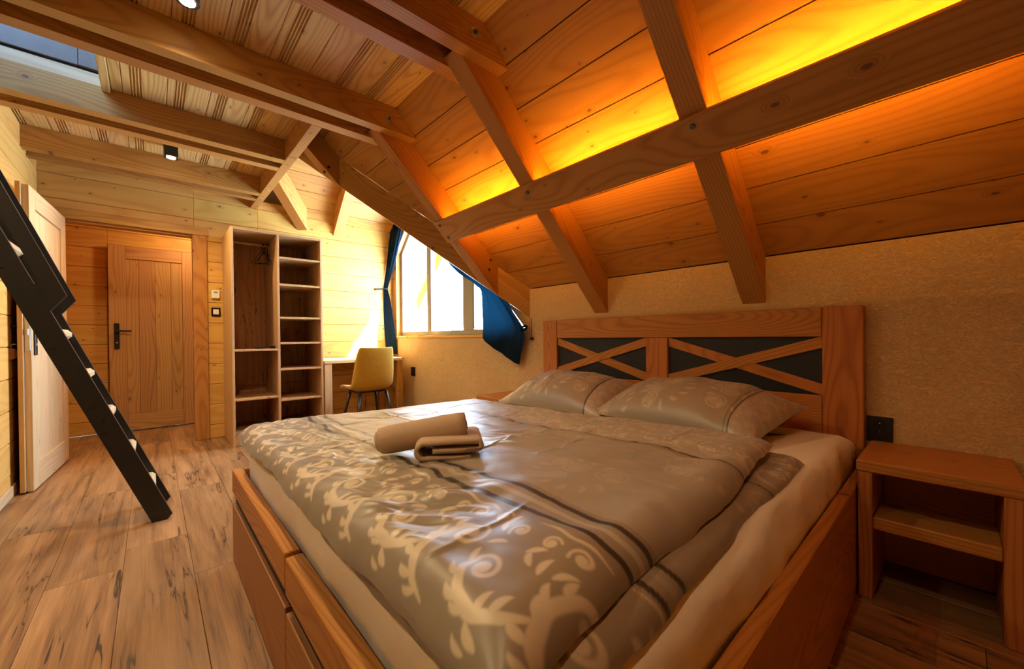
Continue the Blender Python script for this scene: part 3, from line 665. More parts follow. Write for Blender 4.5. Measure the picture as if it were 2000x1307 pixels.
handle_set(d2, (-0.283, yb0, 1.053), (0, -1, 0), (1, 0, 0))

# open door leaf: local x = across the thickness (0 = room face), local y = from hinge (0) to free edge (-0.905)
ang = -math.atan2(0.062, 0.90)
D1 = Matrix.Translation((-0.528, 4.985, 0)) @ Matrix.Rotation(ang, 4, 'Z')
d1 = thing('door_1', 'open pale pine door leaf standing against the log wall', None, (-0.528, 4.985, 0), ang, None, 'structure')
def dbox(name, x0, x1, y0, y1, z0, z1, mat, par=None, ch=0.003, g=None): return box(name, x0, x1, y0, y1, z0, z1, mat, par or d1, ch, g, X=D1)
W1 = 0.905
dbox('stile', -0.034, 0, -W1, -W1+0.125, 0.012, 2.038, 'pale', None, 0.003, 2); dbox('stile', -0.034, 0, -0.125, 0, 0.012, 2.038, 'pale', None, 0.003, 2)
dbox('rail', -0.034, 0, -W1+0.1255, -0.1255, 1.905, 2.038, 'pale', None, 0.003, 1); dbox('rail', -0.034, 0, -W1+0.1255, -0.1255, 0.012, 0.19, 'pale', None, 0.003, 1)
pw = (W1-0.25)/5
for k in range(5): dbox('panel_board', -0.028, -0.010, -W1+0.125+k*pw+0.0008, -W1+0.125+(k+1)*pw-0.0008, 0.19, 1.905, 'pale', None, 0.002, 2)
dbox('rebate_board', -0.060, -0.0345, -W1-0.013, -0.005, 0.012, 2.05, 'door', None, 0.003, 2)
dbox('seam_strip', -0.0352, -0.0335, -W1-0.0035, -W1-0.0005, 0.02, 2.03, 'whitep', None, 0)
lp = dbox('lock_plate', -0.030, -0.006, -W1-0.003, -W1-0.0005, 0.94, 1.16, 'steel', None, 0.001); dbox('latch', -0.024, -0.012, -W1-0.012, -W1-0.003, 1.045, 1.085, 'steel', lp, 0.002)
d1i = D1.to_3x3()
hp_ = handle_set(d1, D1 @ Vector((0, -W1+0.055, 1.05)), d1i @ Vector((1, 0, 0)), d1i @ Vector((0, 1, 0)))
handle_set(d1, D1 @ Vector((-0.060, -W1+0.055, 1.05)), d1i @ Vector((-1, 0, 0)), d1i @ Vector((0, 1, 0)))
ky = thing('key', 'door key with round wooden tag hanging from the open door', 'key', D1 @ Vector((-0.085, -W1+0.02, 0.98)))
kp = D1 @ Vector((-0.072, -W1+0.035, 0.985))
cyl('key_bow', kp, kp+d1i @ Vector((-0.03, 0, 0)), 0.004, 0.004, 'steel', ky, 8)
tp = kp + d1i @ Vector((-0.022, -0.008, 0))
tube('ring', [tp+Vector((0.0, 0.012*math.cos(a), -0.012+0.014*math.sin(a))) for a in np.linspace(0, 2*math.pi, 18, endpoint=False)], 0.0016, 'steel', ky, 6, closed=True)
cyl('tag', tp+Vector((-0.003, 0.0, -0.062)), tp+Vector((0.003, -0.004, -0.062)), 0.036, 0.036, 'key_tag', ky, 24)

# ================================================================== LADDER
ld_ = thing('ladder', 'black steel loft ladder with wooden treads and bent handrails', 'ladder', (0.03, 3.12, 0))
DXZ = -0.389                                # dx/dz of the stringers
def lx(x0, z): return x0 + DXZ*z
def stringer(y0, y1):
    zt_ = 2.62
    pts = [(-0.012, 0), (0.050, 0), (0.074, 0.026), (lx(0.076, zt_), zt_), (lx(-0.012, zt_), zt_)]
    prism('stringer', [(x_, y0, z_) for x_, z_ in pts], (0, 1, 0), y1-y0, 'black', ld_, Vector((DXZ, 0, 1)))
    # handrail plate and rail
    o_ = Vector((1, 0, -DXZ)).normalized(); u_ = Vector((DXZ, 0, 1)).normalized()
    b0 = Vector((lx(0.075, 1.145), 0, 1.145))
    a_ = b0; b_ = b0 + Vector((0.058, 0, 0.083)); rails = 0.058
    q = [a_, b_, b_ + u_*2.0, b_ + u_*2.0 - o_*rails, b_ - o_*rails + u_*0.055, a_ + u_*0.15]
    prism('handrail', [(p.x, y0+0.004, p.z) for p in q], (0, 1, 0), y1-y0-0.008, 'black', ld_, u_)
    for z_ in (0.08, 0.53, 0.59, 0.66, 0.97, 1.35, 1.47):
        p = (lx(0.028, z_)+random.uniform(-0.015, 0.015), y0, z_); cyl('rivet', (p[0], y0+0.001, p[2]), (p[0], y0-0.003, p[2]), 0.007, 0.006, 'black', ld_, 8)
stringer(2.948, 2.978); stringer(3.272, 3.302)
for k in range(11):
    z_ = 0.200+0.2155*k; x_ = lx(0.046, z_)
    if z_ > 2.5: break
    bar('tread', (x_-0.002, 3.125, z_-0.024), 0.294, 0.082, 0.052, (0, 1, 0), (1, 0, 0.0), 'pale', ld_, 0.016)

# ================================================================== WARDROBE
wd = thing('wardrobe', 'open oak wardrobe with hanging bay and column of shelves', 'wardrobe', (0.94, 4.75, 0))
WX0, WX1, WY0, WY1 = 0.545, 1.340, 4.460, 5.040
T = 0.021
box('side_panel', WX0, WX0+T, WY0, WY1, 0, 2.052, 'edge', wd, 0.002); box('side_panel', WX1-T, WX1, WY0, WY1, 0, 2.052, 'edge', wd, 0.002)
box('top_panel', WX0+T, WX1-T, WY0, WY1-0.01, 2.031, 2.052, 'edge', wd, 0.002)
box('divider', 0.920, 0.941, WY0+0.003, WY1-0.01, 0.12, 2.031, 'edge', wd, 0.002)
box('back_panel', WX0+T, 0.920, WY1-0.012, WY1, 0.12, 2.031, 'closet', wd, 0.001, 2); box('back_panel', 0.941, WX1-T, WY1-0.012, WY1, 0.12, 2.031, 'closet', wd, 0.001, 2)
box('bottom_panel', WX0+T, WX1-T, WY0+0.003, WY1-0.012, 0.112, 0.133, 'closet', wd, 0.002); box('plinth', WX0+T, WX1-T, WY0+0.02, WY0+0.04, 0, 0.112, 'edge', wd, 0.002)
for z_ in (0.900, 0.435): box('shelf', WX0+T, 0.920, WY0+0.004, WY1-0.012, z_-0.010, z_+0.010, 'edge', wd, 0.002)
for z_ in (1.812, 1.545, 1.215, 0.962, 0.700, 0.395): box('shelf', 0.941, WX1-T, WY0+0.004, WY1-0.012, z_-0.010, z_+0.010, 'edge', wd, 0.002)
cyl('clothes_rail', (WX0+T, 4.75, 1.966), (0.920, 4.75, 1.966), 0.011, 0.011, 'edge', wd, 14)
for z_ in (0.515,): box('back_rail', WX0+T, 0.920, WY1-0.03, WY1-0.012, z_-0.006, z_+0.006, 'closet', wd, 0.002); box('back_rail', 0.941, WX1-T, WY1-0.03, WY1-0.012, z_-0.006, z_+0.006, 'closet', wd, 0.002)
def hanger(x_, rz, label, s=1.0):
    t_ = thing('clothes_hanger', label, 'hanger', (x_, 4.75, 1.94), rz, 'wire hangers on the wardrobe rail'); X = WM[t_.name]
    hk = [(0, 0.0, 0)] ; hook = [(0, 0.016*math.sin(a), 0.026+0.016*math.cos(a)) for a in np.linspace(-2.2, 1.9, 14)]
    tube('hook', [(0, 0.004*0, -0.03), (0, 0, -0.005)] + [(0, p[1], p[2]+0.0) for p in hook[::-1]], 0.0026, 'black', t_, 6, X)
    P = [(0, 0, -0.03), (0, 0.06*s, -0.07), (0, 0.15*s, -0.13), (0, 0.175*s, -0.15), (0, 0.16*s, -0.165), (0, 0, -0.155), (0, -0.16*s, -0.165), (0, -0.175*s, -0.15), (0, -0.15*s, -0.13), (0, -0.06*s, -0.07)]
    tube('wire_frame', P, 0.0032, 'black', t_, 6, X, closed=True)
for x_, rz, lb in ((0.846, 0.95, 'black wire hanger turned furthest from the wardrobe divider'), (0.864, -0.75, 'black wire hanger second in the bunch on the rail'), (0.880, 1.25, 'black wire hanger in the middle of the bunch on the rail'), (0.897, -0.3, 'black wire hanger pressed against the wardrobe divider')):
    hanger(x_, rz, lb, 0.55)
# things left on the wardrobe shelf
rc = box('remote_control', 0.735, 0.825, 4.52, 4.56, 0.9105, 0.926, 'plastic', None, 0.005); tag(rc, 'flat black remote on the middle wardrobe shelf', 'remote')
hb = thing('brush', 'black clothes brush at the divider end of the wardrobe shelf', 'brush', (0.87, 4.54, 0.9105))
box('brush_head', 0.862, 0.912, 4.525, 4.56, 0.9105, 0.938, 'plastic', hb, 0.006); box('brush_handle', 0.832, 0.864, 4.535, 4.550, 0.920, 0.930, 'plastic', hb, 0.004)

# switches on the log wall
th_ = thing('thermostat', 'white square thermostat above the light switch', 'thermostat', (0.487, YF, 1.466)); box('cover', 0.452, 0.520, YF-0.022, YF-0.002, 1.424, 1.508, 'whitep', th_, 0.004); box('window_strip', 0.470, 0.502, YF-0.0232, YF-0.0218, 1.478, 1.494, 'alu', th_, 0)
sw_ = thing('light_switch', 'black framed double light switch beside the wardrobe', 'switch', (0.487, YF, 1.286)); box('switch_frame', 0.449, 0.525, YF-0.012, YF-0.002, 1.241, 1.331, 'plastic', sw_, 0.003)
box('rocker', 0.464, 0.4865, YF-0.017, YF-0.012, 1.262, 1.312, 'whitep', sw_, 0.002); box('rocker', 0.4875, 0.510, YF-0.017, YF-0.012, 1.262, 1.312, 'whitep', sw_, 0.002)
# sockets on the plaster wall
def socket(name, label, y0, y1, z0, z1):
    t_ = thing(name, label, 'socket', (XW, (y0+y1)/2, (z0+z1)/2), 0, 'black wall sockets')
    box('cover_plate', XW-0.010, XW-0.0005, y0, y1, z0, z1, 'plastic', t_, 0.002)
    h_ = (z1-z0)
    for zc in (z0+h_*0.33, z0+h_*0.67):
        r_ = 0.0195; ym = (y0+y1)/2
        rm = tube('outlet_ring', [(XW-0.011, ym+r_*math.cos(a), zc+r_*math.sin(a)) for a in np.linspace(0, 2*math.pi, 24, endpoint=False)], 0.0018, 'plastic', t_, 6, closed=True)
        cyl('earth_pin', (XW-0.010, ym, zc+0.008), (XW-0.018, ym, zc+0.008), 0.0028, 0.002, 'steel', rm, 10)
        for s_ in (-1, 1): cyl('contact_hole', (XW-0.0100, ym+s_*0.0075, zc-0.004), (XW-0.0110, ym+s_*0.0075, zc-0.004), 0.003, 0.003, 'gapshade', rm, 8)
socket('wall_socket', 'black double socket above the bedside shelf by the headboard', 0.176, 0.262, 0.518, 0.629)
socket('wall_socket', 'black double socket on plaster below the window beside the desk', 4.452, 4.550, 0.530, 0.641)
socket('wall_socket', 'black socket half hidden by the far headboard post', 2.255, 2.341, 0.518, 0.632)

# ================================================================== DESK
dk = thing('desk', 'pine desk with thick top under the window', 'desk', (1.80, 4.76, 0))
box('desk_top', 1.346, 2.262, 4.455, YF-0.012, 0.734, 0.768, 'pale', dk, 0.004)
box('leg', 1.354, 1.430, 4.468, 4.510, 0, 0.734, 'pale', dk, 0.004); box('leg', 2.176, 2.250, 4.468, 4.510, 0, 0.734, 'beam', dk, 0.004)
box('leg', 1.354, 1.430, 4.98, 5.022, 0, 0.734, 'beam', dk, 0.004); box('leg', 2.176, 2.250, 4.98, 5.022, 0, 0.734, 'beam', dk, 0.004)
box('side_rail', 1.375, 1.400, 4.51, 4.98, 0.60, 0.734, 'beam', dk, 0.003); box('side_rail', 2.20, 2.225, 4.51, 4.98, 0.40, 0.734, 'beam', dk, 0.003); box('back_rail', 1.43, 2.176, 5.0, 5.02, 0.61, 0.734, 'beam', dk, 0.003)
box('foot_rail', 1.94, 1.985, 4.985, 5.03, 0, 0.734, 'beam', dk, 0.003)
pp = box('paper_sheet', 1.50, 1.71, 4.72, 5.00, 0.7685, 0.7700, 'paper', None, 0); tag(pp, 'flat white paper lying on the desk left of the chair', 'paper')
pp = box('paper_leaflet', 1.73, 1.88, 4.80, 5.01, 0.7685, 0.7705, 'paper', None, 0); tag(pp, 'white leaflet on the desk behind the chair back', 'paper')

# ================================================================== CHAIR
CH = Matrix.Translation((1.665, 4.10, 0)) @ Matrix.Rotation(math.radians(1), 4, 'Z')
chr_ = thing('desk_chair', 'mustard velvet shell chair with black splayed legs at the desk', 'chair', (1.665, 4.10, 0), math.radians(1))
def shell():
    n, m = 40, 33
    # profile from front edge of the seat to the top of the back (local y forward)
    prof = [(0.235, 0.475), (0.215, 0.492), (0.12, 0.492), (0.0, 0.480), (-0.10, 0.475), (-0.155, 0.490), (-0.185, 0.530), (-0.203, 0.60), (-0.220, 0.70), (-0.237, 0.80), (-0.252, 0.885), (-0.256, 0.908)]
    wid = [0.190, 0.208, 0.218, 0.225, 0.226, 0.222, 0.219, 0.217, 0.207, 0.197, 0.182, 0.165]
    s_ = np.linspace(0, len(prof)-1, n); pr = np.array(prof); wd_ = np.array(wid); ii = np.arange(len(prof))
    py = np.interp(s_, ii, pr[:, 0]); pz = np.interp(s_, ii, pr[:, 1]); pw_ = np.interp(s_, ii, wd_)
    for a in (py, pz, pw_):
        for _ in range(3): a[1:-1] = (a[:-2]+2*a[1:-1]+a[2:])/4
    tx = np.gradient(py); tz = np.gradient(pz); L_ = np.hypot(tx, tz); ny, nz = -tz/L_, tx/L_      # normal to the sitter's side
    flip = -1 if nz[3] < 0 else 1; ny *= flip; nz *= flip
    th_ = np.interp(s_, ii, [0.012, 0.030, 0.034, 0.034, 0.034, 0.034, 0.032, 0.028, 0.025, 0.022, 0.018, 0.008])
    P = np.zeros((2*m-2, n, 3)); ring = []
    uu = np.linspace(-1, 1, m)
    def pt(u_, side):
        curl = 0.055*np.abs(u_)**2.6 * np.interp(s_, ii, [0.15, 0.3, 0.5, 0.7, 0.9, 1, 1, 1, .9, .8, .6, .5])
        rim = np.sqrt(max(0.0, 1-abs(u_)**10))
        off = curl + side*th_*0.5*(rim*0.85+0.15)
        return np.stack([u_*pw_, py+ny*off, pz+nz*off], -1)
    for i, u_ in enumerate(uu): ring.append(pt(u_, 1))
    for u_ in uu[-2:0:-1]: ring.append(pt(u_, -1))
    P = np.array(ring)
    o = grid_obj('seat_shell', P, 'velvet', chr_, None, True, CH)
    bm = bmesh.new(); bm.from_mesh(o.data); bmesh.ops.holes_fill(bm, edges=[e for e in bm.edges if e.is_boundary]); bmesh.ops.recalc_face_normals(bm, faces=bm.faces); bm.to_mesh(o.data); bm.free()
    return o
shell()
for sx in (-1, 1):
    for sy in (-1, 1):
        p0 = CH @ Vector((sx*0.135, sy*0.125-0.01, 0.462)); p1 = CH @ Vector((sx*0.215, sy*0.215-0.01, 0.0))
        cyl('leg', p1, p0, 0.011, 0.017, 'black', chr_, 12)
beam2('leg_frame', (-0.135, 0.115, 0.460), (0.135, 0.115, 0.460), 0.03, 0.012, (0, 1, 0), 'black', chr_, 0.002, CH); beam2('leg_frame', (-0.135, -0.135, 0.460), (0.135, -0.135, 0.460), 0.03, 0.012, (0, 1, 0), 'black', chr_, 0.002, CH)
beam2('leg_frame', (-0.135, -0.13, 0.455), (-0.135, 0.115, 0.455), 0.03, 0.012, (1, 0, 0), 'black', chr_, 0.002, CH); beam2('leg_frame', (0.135, -0.13, 0.455), (0.135, 0.115, 0.455), 0.03, 0.012, (1, 0, 0), 'black', chr_, 0.002, CH)

# ================================================================== BED
bd = thing('bed', 'wooden double bed with drawer fronts and crossed headboard', 'bed', (1.3, 1.23, 0))
BX0, BX1, BY0, BY1, BZ = 0.262, 2.34, 0.250, 2.195, 0.412
# headboard
HB0, HB1 = 2.345, 2.398
box('post', HB0, HB1, 0.266, 0.4135, 0, 1.129, 'bed', bd, 0.004, 2); box('post', HB0, HB1, 2.075, 2.222, 0, 1.127, 'bed', bd, 0.004, 2)
box('top_rail', HB0+0.002, HB1-0.004, 0.4145, 2.074, 0.988, 1.128, 'bed', bd, 0.004, 1)
box('post', HB0+0.002, HB1-0.004, 1.175, 1.3205, 0.709, 0.9875, 'bed', bd, 0.004, 2)
box('low_rail', HB0+0.002, HB1-0.004, 0.4145, 2.074, 0.30, 0.708, 'bed', bd, 0.003, 1)
for (a, b) in ((0.4145, 1.1745), (1.321, 2.074)):
    box('black_panel', HB0+0.022, HB0+0.034, a, b, 0.709, 0.9875, 'blackp', bd, 0, 1)
    for up_ in (0, 1):
        z0_, z1_ = (0.735, 0.962) if up_ else (0.962, 0.735)
        pa, pb = Vector((HB0+0.010+0.004*up_, a, z0_)), Vector((HB0+0.010+0.004*up_, b, z1_)); dr = (pb-pa).normalized(); hw = 0.026
        nn = Vector((0, -dr.z, dr.y)); P = [pa-dr*0.2-nn*hw, pb+dr*0.2-nn*hw, pb+dr*0.2+nn*hw, pa-dr*0.2+nn*hw]
        q = [(p.y, p.z) for p in P]
        for c_ in ((-1, 0, -a-0.001), (1, 0, b-0.001), (0, 1, 0.987), (0, -1, -0.7095)): q = clip(q, *c_)
        prism('cross_brace', [(pa.x, y_, z_) for y_, z_ in q], (1, 0, 0), 0.014, 'bed', bd, dr)
# sides and foot
box('side_rail', BX0+0.04, BX1, BY0, BY0+0.036, 0.005, BZ+0.003, 'bed', bd, 0.004, 0); box('side_rail', BX0+0.04, BX1, BY1-0.036, BY1, 0.005, BZ, 'bed', bd, 0.004, 0)
box('inner_panel', BX0+0.030, BX0+0.04, BY0+0.036, BY1-0.036, 0.02, 0.40, 'gapshade', bd, 0)  # near-black sheet for the shade behind the foot boards
for (a, b, dx) in ((1.232, BY1, 0.0), (BY0, 1.206, -0.004)):
    box('foot_rail', BX0+dx, BX0+0.040, a, b, 0.311, BZ, 'bed' if dx else 'bed', bd, 0.003, 1)
    df = box('drawer_front', BX0+dx, BX0+0.028, a, b, 0.006, 0.262, 'oak', bd, 0.002, 1)
    box('gap_strip', BX0+0.012, BX0+0.029, a+0.002, b-0.002, 0.258, 0.312, 'gapshade', bd, 0, 1)  # dark strip in place of the shaded gap above the drawer
box('slat_base', BX0+0.04, BX1, BY0+0.036, BY1-0.036, 0.30, 0.33, 'bed', bd, 0)

# mattress with fitted sheet ---------------------------------------------------
def rounded_slab(name, x0, x1, y0, y1, z0, z1, r, mat, parent, wr_amp=0.0, seg=5, nx=60, ny=60, bulge=0.0):
    cx, cy_ = (x0+x1)/2, (y0+y1)/2; rc_ = 0.07
    # outline (rounded rectangle) sampled; rows go from bottom centre up the side to top centre
    n = 160; out = []; nor = []
    hx, hy = (x1-x0)/2, (y1-y0)/2
    per = []
    for (sx, sy, a0) in ((1, 1, 0), (-1, 1, 90), (-1, -1, 180), (1, -1, 270)):
        for k in range(10):
            a = math.radians(a0+90*k/9); per.append((sx*(hx-rc_)+rc_*math.cos(a), sy*(hy-rc_)+rc_*math.sin(a), math.cos(a), math.sin(a)))
    dense = []
    for i in range(len(per)):
        p, q = per[i], per[(i+1) % len(per)]; L_ = math.hypot(q[0]-p[0], q[1]-p[1]); k = max(1, int(L_/0.025))
        for j in range(k): f = j/k; dense.append(tuple(p[m]*(1-f)+q[m]*f for m in range(4)))
    D = np.array(dense); s_ = np.arange(len(D))
    rows = []
    prof = [(-0.02, z0)] + [(-r*0.4*(1-math.sin(a)), z0+r*0.5-r*0.5*math.cos(a)) for a in np.linspace(0.3, math.pi/2, 4)]
    prof += [(bulge, z0+(z1-z0)*f) for f in (0.35, 0.5, 0.62)]
    prof += [(-r*(1-math.cos(a)), z1-r+r*math.sin(a)) for a in np.linspace(0.15, math.pi/2, 8)]
    prof += [(-r-d, z1+0.004*min(1, d/0.3)) for d in (0.03, 0.08, 0.2, 0.4, 0.6, 0.8)]
    for k, (off, z_) in enumerate(prof):
        wob = wr_amp*fbm(s_*0.16, np.full(len(D), z_*14.0), 3)*(1.0 if z_ < z1-0.01 else 0.3)
        side = off < -0.15
        fx = np.clip((hx+off)/hx, 0.03, 2) if side else 1.0; fy = np.clip((hy+off)/hy, 0.03, 2) if side else 1.0
        X_ = D[:, 0]*fx + (0 if side else D[:, 2]*(off+wob)); Y_ = D[:, 1]*fy + (0 if side else D[:, 3]*(off+wob))
        rows.append(np.stack([cx+X_, cy_+Y_, np.full(len(D), z_)+wob*0.4], -1))
    P = np.array(rows).transpose(1, 0, 2)
    o = grid_obj(name, P, mat, parent, None, True)
    bm = bmesh.new(); bm.from_mesh(o.data); bmesh.ops.holes_fill(bm, edges=[e for e in bm.edges if e.is_boundary]); bmesh.ops.recalc_face_normals(bm, faces=bm.faces); bm.to_mesh(o.data); bm.free(); smooth(o.data)
    return o
mt = rounded_slab('mattress', 0.315, 2.335, 0.294, 2.150, 0.335, 0.545, 0.055, 'white', None, wr_amp=0.030, bulge=0.004)
tag(mt, 'mattress in a wrinkled cream fitted sheet on the bed', 'mattress')

# printed bed linen ------------------------------------------------------------
def spiral(cx_, cy_, r0, r1, a0, turns, w0, w1, n=70, sgn=1):
    f = np.linspace(0, 1, n); a = a0 + sgn*turns*2*math.pi*f; r = r0+(r1-r0)*f**0.8
    return np.stack([cx_+r*np.cos(a), cy_+r*np.sin(a), w0+(w1-w0)*f], -1)
def stroke(pts, ws, n=40):
    P = np.array(pts, float); k = np.linspace(0, 1, len(P)); f = np.linspace(0, 1, n)
    # quadratic-ish smoothing by Catmull-Rom through numpy interpolation of a dense polyline
    x_ = np.interp(f, k, P[:, 0]); y_ = np.interp(f, k, P[:, 1])
    for _ in range(6): x_[1:-1] = (x_[:-2]+2*x_[1:-1]+x_[2:])/4; y_[1:-1] = (y_[:-2]+2*y_[1:-1]+y_[2:])/4
    return np.stack([x_, y_, np.interp(f, np.linspace(0, 1, len(ws)), ws)], -1)
def leaf(x_, y_, a, L_, wd_, n=22):
    f = np.linspace(0, 1, n); bend = 0.35*f*f; return np.stack([x_+L_*f*np.cos(a+bend), y_+L_*f*np.sin(a+bend), wd_*np.sin(np.pi*np.clip(f*0.92+0.08, 0, 1))**0.8], -1)
def acanthus(h=1.0):
    """big scroll motif in a tile of width 1 (t) and height 1 (s), wrapping in t"""
    S = []
    def curl(cx_, cy_, r, a0, turns, w_):
        S.append(spiral(cx_, cy_, r, r*0.16, a0, turns, w_*0.5, w_*1.0, 60)); S.append(spiral(cx_, cy_, r*0.02, r*0.16, a0, 1, w_*1.15, w_*1.0, 14))
    # main S-shaped stem with a big curl at each end
    S.append(stroke([(0.02, 0.06), (0.16, 0.10), (0.30, 0.22), (0.36, 0.42), (0.30, 0.62), (0.16, 0.70)], [0.006, 0.016, 0.028, 0.030, 0.024, 0.014], 60))
    curl(0.17, 0.56, 0.145, 1.6, 1.3, 0.022)
    S.append(stroke([(0.34, 0.34), (0.46, 0.22), (0.62, 0.16), (0.80, 0.20), (0.92, 0.32), (0.90, 0.46)], [0.010, 0.024, 0.030, 0.028, 0.020, 0.012], 60))
    curl(0.80, 0.40, 0.125, 0.4, 1.25, 0.021)
    # split leaves along the stems
    for (a, b, c, d, e_) in ((0.10, 0.08, -0.5, 0.13, 0.018), (0.20, 0.13, -0.3, 0.15, 0.020), (0.30, 0.22, -0.1, 0.15, 0.022), (0.35, 0.34, 0.9, 0.16, 0.022), (0.36, 0.44, 0.7, 0.14, 0.020), (0.33, 0.56, 1.1, 0.13, 0.020), (0.52, 0.19, 1.4, 0.16, 0.022), (0.60, 0.16, 1.2, 0.15, 0.020), (0.66, 0.16, -0.4, 0.14, 0.018), (0.76, 0.18, -0.2, 0.15, 0.020), (0.88, 0.27, 0.1, 0.13, 0.018), (0.92, 0.40, 0.8, 0.13, 0.018), (0.50, 0.06, 0.2, 0.15, 0.020), (0.56, 0.02, 0.0, 0.12, 0.015), (0.44, 0.60, 1.9, 0.14, 0.018), (0.52, 0.56, 1.2, 0.15, 0.020), (0.60, 0.58, 0.6, 0.13, 0.018), (0.02, 0.74, 0.8, 0.15, 0.020), (0.06, 0.84, 1.3, 0.12, 0.016), (0.70, 0.66, 2.0, 0.13, 0.018), (0.98, 0.58, 2.2, 0.13, 0.018)):
        S.append(leaf(a, b, c, d, e_))
    # upper row of small curls
    curl(0.42, 0.84, 0.085, -0.6, 1.2, 0.016); curl(0.64, 0.82, 0.070, 2.6, -1.2, 0.015); curl(0.90, 0.80, 0.085, -0.9, 1.2, 0.016); curl(0.18, 0.88, 0.070, 2.4, -1.2, 0.015)
    S.append(stroke([(0.30, 0.94), (0.42, 0.98), (0.56, 0.93), (0.70, 0.97), (0.86, 0.95)], [0.004, 0.012, 0.010, 0.012, 0.004], 30))
    R_ = np.concatenate(S); R_[:, 2] *= 1.3; return R_
def flower(n=6, seed=0):
    r_ = np.random.default_rng(seed); S = []
    for k in range(n):
        cx_, cy_ = r_.uniform(-0.35, 0.35, 2); R_ = r_.uniform(0.10, 0.17)
        for ring_, m_ in ((1.0, 6), (0.55, 5), (0.22, 3)):
            for q in range(m_):
                a = 2*math.pi*q/m_+ring_*2+k; f = np.linspace(-0.5, 0.5, 12)
                S.append(np.stack([cx_+R_*ring_*np.cos(a+f*5.2/m_), cy_+R_*ring_*np.sin(a+f*5.2/m_), np.full(12, 0.013)], -1))
    for q in range(14): a = 2*math.pi*q/14+0.2; S.append(leaf(0.36*math.cos(a), 0.36*math.sin(a), a+r_.uniform(-.5, .5), 0.16, 0.030))
    return np.concatenate(S)
def raster(pts, lo, hi, n, wrap, soft):
    """table of the motif over [lo, hi]^2, drawn disc by disc"""
    D = np.full((n, n), -9.0); st = (hi-lo)/n; ax = lo+(np.arange(n)+0.5)*st
    for (a, b, r_) in pts:
        for k in ((-1, 0, 1) if wrap else (0,)):
            u_ = a+k; m_ = r_+soft+st; i0, i1 = np.searchsorted(ax, (u_-m_, u_+m_)); j0, j1 = np.searchsorted(ax, (b-m_, b+m_))
            if i1 > i0 and j1 > j0:
                d = r_-np.hypot(ax[i0:i1, None]-u_, ax[None, j0:j1]-b); np.maximum(D[i0:i1, j0:j1], d, out=D[i0:i1, j0:j1])
    return dict(t=sstep(-soft*0.5, soft*0.5, D), lo=lo, hi=hi, n=n, wrap=wrap)
def sample(T, u, v):
    n = T['n']; q = lambda x: (x-T['lo'])/(T['hi']-T['lo'])*n-0.5
    x = q(u); y = np.clip(q(v), 0, n-1.001); out = (v < T['lo']) | (v > T['hi'])
    if not T['wrap']: out |= (u < T['lo']) | (u > T['hi']); x = np.clip(x, 0, n-1.001)
    xi = np.floor(x).astype(int); fx = x-xi; yi = np.floor(y).astype(int); fy = y-yi; A = T['t']; x0, x1 = xi % n, (xi+1) % n
    r_ = (A[x0, yi]*(1-fx)+A[x1, yi]*fx)*(1-fy)+(A[x0, yi+1]*(1-fx)+A[x1, yi+1]*fx)*fy
    return np.where(out, 0.0, r_)
def inside(T, u, v, soft=0): return sample(T, u, v)
def tiled(T, t, s, pt_, ps, t0=0.0, s0=0.0, soft=0): return sample(T, ((t-t0)/pt_) % 1.0, (s-s0)/ps)
AC = raster(acanthus(), 0.0, 1.0, 640, True, 0.022)
def linen_print(s, t, foot0, stripes, head0, head1, seedy=0.0):
    """s = along the bed, t = across; returns ornament, stripe, field"""
    orn = np.zeros_like(s); stp = np.zeros_like(s); fld = np.zeros_like(s)
    m_ = s < stripes[0]-0.012
    if m_.any(): orn[m_] = tiled(AC, t[m_], s[m_], 0.25, 0.28, 0.05+seedy, foot0+0.02, 0.016)
    m_ = (s > head0+0.02)
    if m_.any(): orn[m_] = 0.95*tiled(AC, t[m_], s[m_], 0.20, 0.20, 0.12, head0+0.03, 0.02) + 0.95*tiled(AC, t[m_], s[m_], 0.20, 0.20, 0.02, head0+0.24, 0.02)
    for c_ in stripes: stp = np.maximum(stp, 1-sstep(0.0062, 0.0085, np.abs(s-c_)))
    stp = np.maximum(stp, 1-sstep(0.0030, 0.0048, np.abs(s-head0)))
    band = (s > stripes[0]+0.01) & (s < stripes[1]-0.01)
    fld = np.where(band, 0.9*(1-0.8*sstep(0.006, 0.009, np.abs(s-(stripes[0]+stripes[1])/2-0.004))), 0.0)
    fld = np.where(s > head0, 0.72, fld); mid = (s > stripes[1]+0.02) & (s < head0-0.02)
    fld = np.where(mid, 0.42, fld)
    for k, (fs, ft) in enumerate(((0.40, 0.45), (0.42, 1.00), (0.41, 1.55), (0.72, 0.22), (0.70, 0.78), (0.74, 1.30), (0.71, 1.80))):
        L_ = 0.24; u = (t-ft-0.2)/L_; v = (s-fs-0.15)/L_; mm = mid & (np.abs(u) < 0.65) & (np.abs(v) < 0.65)
        if mm.any(): orn[mm] = np.maximum(orn[mm], 0.36*inside(FL[k % 3], u[mm], v[mm], 0.02))
    return orn, stp, fld
FL = [raster(flower(5, k), -0.65, 0.65, 300, False, 0.03) for k in range(3)]

